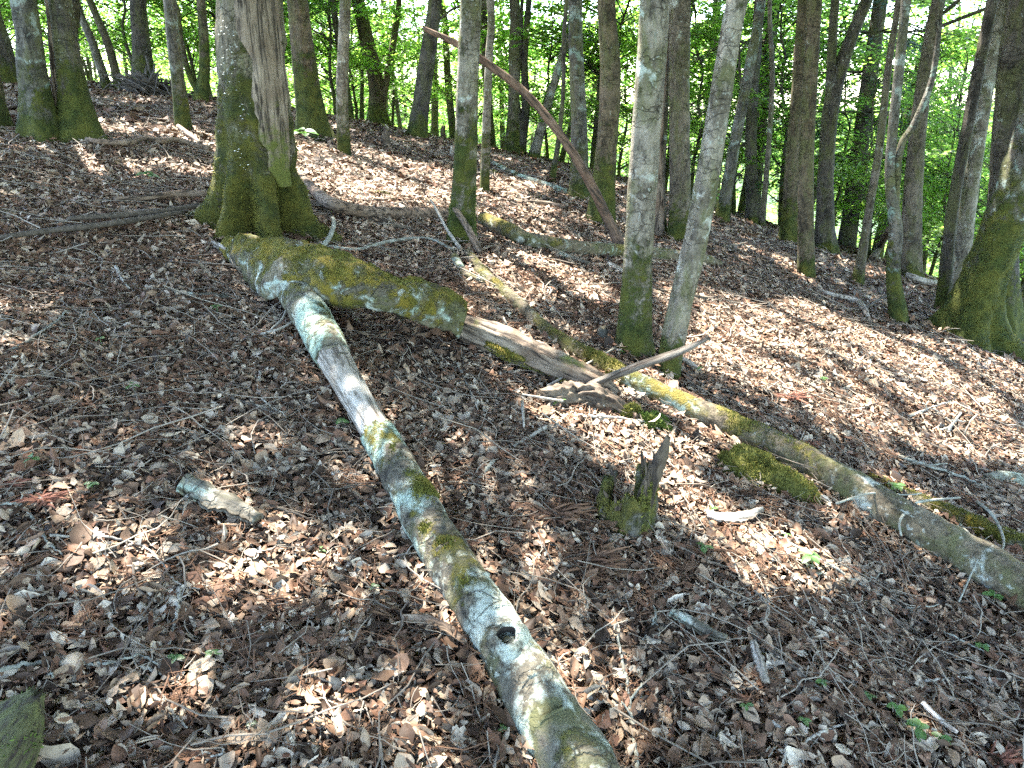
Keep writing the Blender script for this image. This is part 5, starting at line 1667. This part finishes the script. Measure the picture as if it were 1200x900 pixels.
def lay(me, p, seed, lift=0.028, tilt=0.3, scale=1.0, parent=None):
    r_ = np.random.default_rng(seed)
    gx = float(height(p[0] + .06, p[1]) - height(p[0] - .06, p[1])) / .12
    gy = float(height(p[0], p[1] + .06) - height(p[0], p[1] - .06)) / .12
    n = Vector((-gx + r_.normal(0, tilt), -gy + r_.normal(0, tilt), 1)).normalized()
    o = obj(me.name.split('.')[0], me, parent, (p[0], p[1], float(height(p[0], p[1])) + lift))
    q = n.to_track_quat('Z', 'Y')
    from mathutils import Quaternion
    o.rotation_mode = 'QUATERNION'
    o.rotation_quaternion = q @ Quaternion((0, 0, 1), r_.uniform(0, 6.28))
    o.scale = (scale,) * 3
    return o

variants = leaf_variants()
r_ = np.random.default_rng(99)
cnt, tries = 0, 0
while cnt < 270 and tries < 4000:
    tries += 1
    u, v = r_.uniform(0, 1200), 900 - 330 * r_.random() ** 1.6
    p = hit(u, v)
    if not clear_of_logs(np.array([p]), 0.03)[0]: continue
    lay(variants[cnt % len(variants)], p, 1000 + tries, r_.uniform(0.02, 0.036), 0.28, r_.uniform(0.5, 0.98), ground)
    cnt += 1
pal = [lobed_leaf(k, 0.055) for k in range(4)]
for k, (u, v, s) in enumerate([(265, 516, 0.85), (328, 552, 1.1), (308, 560, 0.8), (180, 728, 0.8), (130, 792, 0.7), (272, 430, 0.9), (700, 826, 0.75), (718, 836, 0.5), (1140, 832, 0.8), (905, 780, 0.7), (520, 495, 1.0), (545, 497, 0.8), (670, 540, 0.8), (183, 335, 0.9), (172, 345, 0.7), (300, 420, 0.7), (465, 795, 0.6), (1165, 812, 0.6), (540, 875, 0.6), (820, 640, 0.5), (185, 518, 0.5), (45, 705, 0.5)]):
    lay(pal[k % 4], hit(u, v), 3000 + k, 0.026, 0.13, s * 0.8, ground)

# ------------------------------------------------------------------ foliage
def quads_from(C, U, Vx, N, L, W, fold=0.18):
    A = C - U * (L / 2)[:, None]
    B = C + Vx * (W / 2)[:, None] + N * (W * fold)[:, None]
    D = C + U * (L / 2)[:, None]
    E = C - Vx * (W / 2)[:, None] + N * (W * fold)[:, None]
    V = np.stack([A, B, D, E], 1).reshape(-1, 3)
    return V, np.arange(len(V)).reshape(-1, 4)

def spray_leaves(centers, outs, R, per, seed, L=0.08, W=0.05, droop=0.25, flat=0.30, aspect=0.62):
    """flat layered sprays of leaves: centers (S,3), outward unit vectors (S,3)"""
    r_ = np.random.default_rng(seed)
    S = len(centers)
    n = S * per
    c = np.repeat(centers, per, 0)
    o = np.repeat(outs, per, 0)
    Rr = np.repeat(R * r_.uniform(0.7, 1.3, S), per)
    up = np.array([0, 0, 1.0]) + r_.normal(0, 0.16, (S, 3))
    up = np.repeat(up, per, 0)
    s = np.cross(o, up)
    s /= np.linalg.norm(s, axis=1)[:, None]
    nn = np.cross(s, o)
    rad = np.sqrt(r_.random(n))
    an = r_.uniform(0, 2 * np.pi, n)
    a, b = rad * np.cos(an), rad * np.sin(an) * aspect
    C = c + o * (a * Rr)[:, None] + s * (b * Rr)[:, None] + nn * (r_.normal(0, 0.035, n) - droop * Rr * a * np.abs(a) * 0.5)[:, None]
    U = o * r_.uniform(0.3, 1, n)[:, None] + s * np.sign(b)[:, None] * r_.uniform(0.2, 1, n)[:, None] - nn * 0.15
    U += r_.normal(0, 0.15, (n, 3))
    U /= np.linalg.norm(U, axis=1)[:, None]
    N = nn + r_.normal(0, flat, (n, 3))
    N -= U * (N * U).sum(1)[:, None]
    N /= np.linalg.norm(N, axis=1)[:, None]
    Vx = np.cross(N, U)
    k = r_.uniform(0.65, 1.25, n)
    return C, U, Vx, N, L * k, W * k

def bough(P0, P1, r0, r1=0.006, sag=0.1, n=6):
    mid = (P0 + P1) / 2 + np.array([0, 0, np.linalg.norm(P1 - P0) * sag])
    return tube(spline(np.array([P0, mid, P1]), n), np.linspace(r0, r1, n), 5)

# sun patches wanted on the floor, crown leaves are cut away for them (seen position -> place on the ground, radius in metres, openness)
GAPS = [(430, 196, 1.25, 1.0), (370, 175, 0.7, 0.8), (500, 215, 0.9, 0.9), (575, 235, 0.6, 0.7), (620, 262, 0.4, 0.6), (650, 330, 0.35, 0.55), (600, 330, 0.3, 0.5), (690, 345, 0.3, 0.5),
        (850, 375, 0.5, 0.9), (920, 385, 0.65, 1.0), (990, 400, 0.7, 1.0), (1060, 415, 0.65, 0.95), (1130, 430, 0.6, 0.85), (1190, 440, 0.45, 0.8), (880, 430, 0.35, 0.9), (950, 455, 0.4, 0.7), (1060, 490, 0.45, 0.75), (1150, 510, 0.4, 0.8), (1010, 470, 0.35, 0.7),
        (740, 530, 0.25, 0.85), (700, 500, 0.22, 0.7), (620, 510, 0.22, 0.7), (860, 630, 0.22, 0.85), (800, 590, 0.2, 0.8), (920, 650, 0.2, 0.75), (560, 560, 0.25, 0.75), (610, 650, 0.18, 0.6), (340, 640, 0.2, 0.6), (430, 640, 0.18, 0.6), (300, 690, 0.14, 0.7), (130, 655, 0.14, 0.8),
        (700, 830, 0.14, 0.95), (425, 470, 0.24, 0.9), (475, 570, 0.2, 0.85), (540, 680, 0.14, 0.7), (600, 765, 0.16, 0.9), (640, 830, 0.15, 0.9), (440, 355, 0.3, 0.85), (340, 325, 0.28, 0.85), (510, 385, 0.2, 0.8), (300, 275, 0.3, 0.8), (620, 420, 0.2, 0.7), (830, 490, 0.25, 0.8), (1060, 600, 0.2, 0.8), (950, 545, 0.2, 0.6), (1140, 660, 0.15, 0.7), (60, 350, 0.25, 0.6), (30, 370, 0.15, 0.7),
        (200, 350, 0.2, 0.6), (110, 150, 0.4, 0.8), (130, 118, 0.6, 0.8), (250, 165, 0.5, 0.7), (500, 850, 0.12, 0.5), (760, 640, 0.2, 0.5), (1000, 620, 0.2, 0.5), (400, 830, 0.12, 0.45), (640, 280, 0.4, 0.6)]
GP = np.array([np.r_[hit(u, v), r, k] for (u, v, r, k) in GAPS])

def shadow_of(P):
    """where the sun throws the shadow of P on the floor"""
    G = P.copy()
    t = np.zeros(len(P))
    for _ in range(8):
        G = P - TO_SUN[None, :] * t[:, None]
        t = t + (G[:, 2] - height(G[:, 0], G[:, 1])) / TO_SUN[2] * 0.9
    return P - TO_SUN[None, :] * t[:, None]

def openness(P):
    G = shadow_of(P)
    d = np.hypot(G[:, None, 0] - GP[None, :, 0], G[:, None, 1] - GP[None, :, 1])
    w = (GP[None, :, 4] * np.exp(-(d / GP[None, :, 3]) ** 4)).max(1)
    Z = np.stack([G[:, 0], G[:, 1], G[:, 2] * 0], 1)
    close = (np.hypot(G[:, 0], G[:, 1]) < 3.6)
    return w * np.where(close, 0.85, 1.0) + np.where(close, 0.2, 0.42) * vnoise(Z, 1.3, 5) + 0.34 * vnoise(Z, 3.4, 6) + np.where(close, 0.25, 0.0) * vnoise(Z, 6.0, 7)

def shade_canopy():  # unseen overhead leaves, laid out to shade the floor around chosen sun patches
    r_ = np.random.default_rng(202)
    trees = [t for t in TREES if t[2]]
    S = 7600
    x = r_.uniform(-15, 9, S)
    y = r_.uniform(-5, 15.5, S)
    hh = r_.uniform(4.3, 9.0, S)
    c = np.stack([x, y, height(x, y) + hh], 1)
    # nothing so low that it would hang into the view
    u, v = project(c)
    keep = ~((c[:, 1] > 2.5) & (v > -60)) & ~((c[:, 0] > 4.5) & (c[:, 1] > 9))
    c, hh = c[keep], hh[keep]
    who = np.zeros(len(c), int)
    best = np.full(len(c), 1e9)
    att = np.zeros((len(c), 3))
    for k, (root, Q, _) in enumerate(trees):
        zt = np.clip(c[:, 2] - 1.3, Q[0, 2] + 3.0, Q[-1, 2] - 0.1)
        ax = np.interp(zt, Q[:, 2], Q[:, 0])
        ay = np.interp(zt, Q[:, 2], Q[:, 1])
        d = np.hypot(c[:, 0] - ax, c[:, 1] - ay) + r_.uniform(0, 1.0, len(c))
        b = d < best
        best[b], who[b] = d[b], k
        att[b] = np.stack([ax, ay, zt], 1)[b]
    near = best < 5.5
    c, who, att = c[near], who[near], att[near]
    out = c - att
    out[:, 2] *= 0.2
    out /= np.linalg.norm(out, axis=1)[:, None] + 1e-9
    per = 52
    C, U, Vx, N, L, W = spray_leaves(c, out, 0.62, per, 203, 0.14, 0.095)
    op = openness(C)
    G = shadow_of(C)
    near_eye = (np.hypot(G[:, 0], G[:, 1]) < 4.4) & (G[:, 1] > -0.5)
    keep = (op + r_.uniform(-0.10, 0.10, len(C)) < 0.30) & ~(near_eye & (r_.random(len(C)) < 0.36))
    w2 = np.repeat(who, per)
    lv = keep.reshape(-1, per).sum(1)
    for k, (root, Q, _) in enumerate(trees):
        m = keep & (w2 == k)
        if m.sum() < 20: continue
        V, Fq = quads_from(C[m], U[m], Vx[m], N[m], L[m], W[m])
        crown = part('crown', root, V, Fq, M['shade_canopy'])
        mb = MB()
        for i in np.nonzero((who == k) & (lv > 12))[0]:
            mb.add(*bough(att[i], c[i] - [0, 0, 0.03], 0.022, 0.005, 0.06))
        if mb.n: sub_part('boughs', root, crown, np.vstack(mb.V), mb.F, M['bark_dark'])
shade_canopy()

# ------------------------------------------------------------------ background wood: slim trees below the crest
def crown_variant(seed, h_lo, h_hi, reach, sprays, per, L, W, mat, R=0.75, droop=0.3, top=9.0, r0=0.10, lean=0.25, mb_mat='bark_dark'):
    r_ = np.random.default_rng(seed)
    k = 16
    z = np.linspace(-0.4, top, k)
    wob = np.cumsum(r_.normal(0, 0.07, (k, 2)), 0) * np.linspace(0, 1, k)[:, None]
    ln = r_.normal(0, lean, 2)
    path = np.stack([wob[:, 0] + ln[0] * np.maximum(z, 0) * 0.35, wob[:, 1] + ln[1] * np.maximum(z, 0) * 0.35, z], 1)
    rad = np.interp(z, [-0.4, 0, 0.5, top], [r0 * 1.5, r0 * 1.35, r0, r0 * 0.2])
    S = spline(np.c_[path, rad], 40)
    V, Fc = tube(S[:, :3], S[:, 3], 12, None, 0.08, 6, seed)
    mb = MB()
    mb.add(V, Fc, np.clip(1 - V[:, 2] / 1.2, 0, 1))
    hz = h_lo + (h_hi - h_lo) * r_.random(sprays) ** 1.55
    az = r_.uniform(0, 2 * np.pi, sprays)
    dist = reach * np.sqrt(r_.uniform(0.05, 1, sprays)) * np.interp(hz, [h_lo, (h_lo + h_hi) / 2, h_hi], [0.75, 1.0, 0.55])
    axp = np.stack([np.interp(hz, S[:, 2], S[:, 0]), np.interp(hz, S[:, 2], S[:, 1]), hz], 1)
    out = np.stack([np.cos(az), np.sin(az), np.full(sprays, -0.08)], 1)
    c = axp + out * dist[:, None] + [0, 0, 0.25]
    for i in range(sprays):
        b = axp[i] - [0, 0, 0.15 + 0.15 * dist[i]]
        b[0], b[1] = np.interp(b[2], S[:, 2], S[:, 0]), np.interp(b[2], S[:, 2], S[:, 1])
        V, Fc = bough(b, c[i] + out[i] * 0.2, 0.006 + 0.008 * dist[i] / reach, 0.002, 0.05)
        mb.add(V, Fc)
    C, U, Vx, N, LL, WW = spray_leaves(c, out / np.linalg.norm(out, axis=1)[:, None], R, per, seed + 1, L, W, droop)
    lv, lf = quads_from(C, U, Vx, N, LL, WW)
    trunk = mesh_data('trunk', np.vstack(mb.V), mb.F, M[mb_mat], True, {'moss': np.concatenate(mb.A)})
    crown = mesh_data('crown', lv, lf, M[mat], True)
    return trunk, crown

def conifer_variant(seed, top, r0, z0, tiers, reach):
    r_ = np.random.default_rng(seed)
    S = spline(np.array([[0, 0, -0.4, r0 * 1.3], [0.02, 0, 0.3, r0], [0.05, 0.03, top * 0.5, r0 * 0.65], [0.03, 0, top, 0.015]]), 30)
    V, Fc = tube(S[:, :3], S[:, 3], 12, None, 0.08, 6, seed)
    mb = MB()
    mb.add(V, Fc)
    cs, outs = [], []
    for k in range(tiers):
        z = z0 + (top - z0) * (k / tiers) ** 0.9
        rr = reach * (1 - 0.75 * k / tiers)
        m = r_.integers(4, 7)
        for q in range(m):
            a = q / m * 6.28 + r_.uniform(-.5, .5) + k
            L = rr * r_.uniform(0.7, 1.15)
            d = np.array([math.cos(a), math.sin(a), -0.18])
            b = np.array([S[0, 0], S[0, 1], z])
            mb.add(*bough(b, b + d * L, 0.018, 0.004, 0.08))
            for f in (0.35, 0.6, 0.85, 1.0):
                cs.append(b + d * L * f - [0, 0, 0.04])
                outs.append(d)
    cs, outs = np.array(cs), np.array(outs)
    outs /= np.linalg.norm(outs, axis=1)[:, None]
    C, U, Vx, N, LL, WW = spray_leaves(cs, outs, 0.36, 46, seed + 1, 0.10, 0.030, 0.4, 0.3, 0.75)
    lv, lf = quads_from(C, U, Vx, N, LL, WW, 0.05)
    return mesh_data('trunk', np.vstack(mb.V), mb.F, M['bark_dark'], True, {'moss': np.concatenate(mb.A)}), mesh_data('crown', lv, lf, M['leaf_conifer'], True)

def plant(var, x, y, label, group, rotz, sc=1.0, name='tree', cat='tree'):
    z = float(height(x, y))
    root = empty(name, (x, y, z))
    root.rotation_euler = (0, 0, rotz)
    root.scale = (sc,) * 3
    tag(root, label, cat, group)
    t = obj('trunk', var[0], root)
    c = obj('crown', var[1], root)
    return root

tall = [crown_variant(300 + k, 1.6 + 0.5 * k, 6.0, 2.6, 46, 105, 0.105, 0.07, 'leaf', top=6.8, r0=0.05 + 0.011 * k, mb_mat=['bark_dark', 'bark_grey', 'bark_brown'][k % 3]) for k in range(5)]
deep = [crown_variant(320 + k, 1.5, 5.8, 2.5, 44, 100, 0.10, 0.068, 'leaf_deep', top=6.6, r0=0.05 + 0.012 * k) for k in range(2)]
low = [crown_variant(340 + k, 0.6, 3.2, 1.3, 34, 80, 0.085, 0.056, 'leaf', R=0.55, top=3.4, r0=0.028, lean=0.4) for k in range(3)]
con = [conifer_variant(360 + k, 9.0, 0.14, 1.4, 15, 2.1) for k in range(2)]
r_ = np.random.default_rng(404)

# conifers down the slope
for k, (u, D, lab) in enumerate([(872, 15.0, 'dark conifer with layered boughs seen behind the leaning pale trunk'), (985, 12.5, 'dark low boughed conifer beyond the forked torn trunk'), (815, 19.0, 'farther dark conifer behind the split dead trunk')]):
    x = (u - 600) / F_PX * D * 1.02
    plant(con[k % 2], x, D, lab, None, r_.uniform(0, 6), 1.0, 'conifer', 'conifer')

spots = []
LOOKS = ['thin dark tree with bright leaves', 'slim grey tree with bright leaves', 'brown stemmed tree with bright leaves', 'stout dark tree with bright leaves', 'stout grey tree with bright leaves', 'thin deep green tree', 'stout deep green tree']
def zone(u):
    for lim, t in [(110, 'behind the fused trunks'), (250, 'behind the brushwood heap'), (400, 'behind the stout smooth trunk'), (520, 'behind the bent skyline trunk'), (660, 'behind the propped branch'), (800, 'behind the split dead trunk'),
                   (930, 'behind the leaning pale trunk'), (1030, 'behind the forked torn trunk'), (1120, 'behind the kinked mossy trunk')]:
        if u < lim: return t
    return 'behind the huge mossy foot'
def free(x, y, d):
    for (a, b) in spots:
        if math.hypot(a - x, b - y) < d: return False
    return True
n = 0
for q in range(6000):
    if n >= 156: break
    D = 13.5 + 36 * r_.random() ** 1.25
    u = r_.uniform(-140, 1340)
    x = (u - 600) / F_PX * D * 1.02
    z = float(height(x, D))
    if not free(x, D, 1.1 + 0.025 * D): continue
    # is the foot beyond the crest (hidden), so that only the stem and leaves show?
    if u > 760 and r_.random() < 0.25: continue
    spots.append((x, D))
    k = int(r_.integers(0, 7))
    var = tall[k] if k < 5 else deep[k - 5]
    lab = LOOKS[k] + ', in the far wood ' + zone(u)
    plant(var, x, D, lab, LOOKS[k].split(' with')[0] + 's ' + zone(u), r_.uniform(0, 6.28), r_.uniform(0.8, 1.2) * (1 + max(D - 17, 0) * 0.022))
    n += 1
# leafy saplings along the hill edge
for k, (u, D) in enumerate([(430, 18), (500, 19), (610, 19), (580, 22), (380, 19), (300, 18), (720, 19), (150, 17), (80, 18), (660, 23), (-20, 12), (60, 14), (120, 13), (200, 13), (262, 14.5), (330, 15), (410, 14), (470, 16), (560, 16), (640, 15), (690, 14), (740, 15.5), (800, 14), (850, 12.5), (905, 13), (965, 13.5), (1010, 11), (1040, 12.5), (1085, 11.5), (1110, 13), (1150, 11), (1180, 9.5), (1225, 10.5), (1000, 15), (1130, 15.5), (1190, 13.5), (1060, 17)]):
    x = (u - 600) / F_PX * D * 1.02
    plant(low[k % 3], x, D, 'low bright leafy sapling on the hill edge, ' + zone(u), 'saplings ' + zone(u), r_.uniform(0, 6.28), r_.uniform(0.8, 1.35), 'sapling', 'sapling')
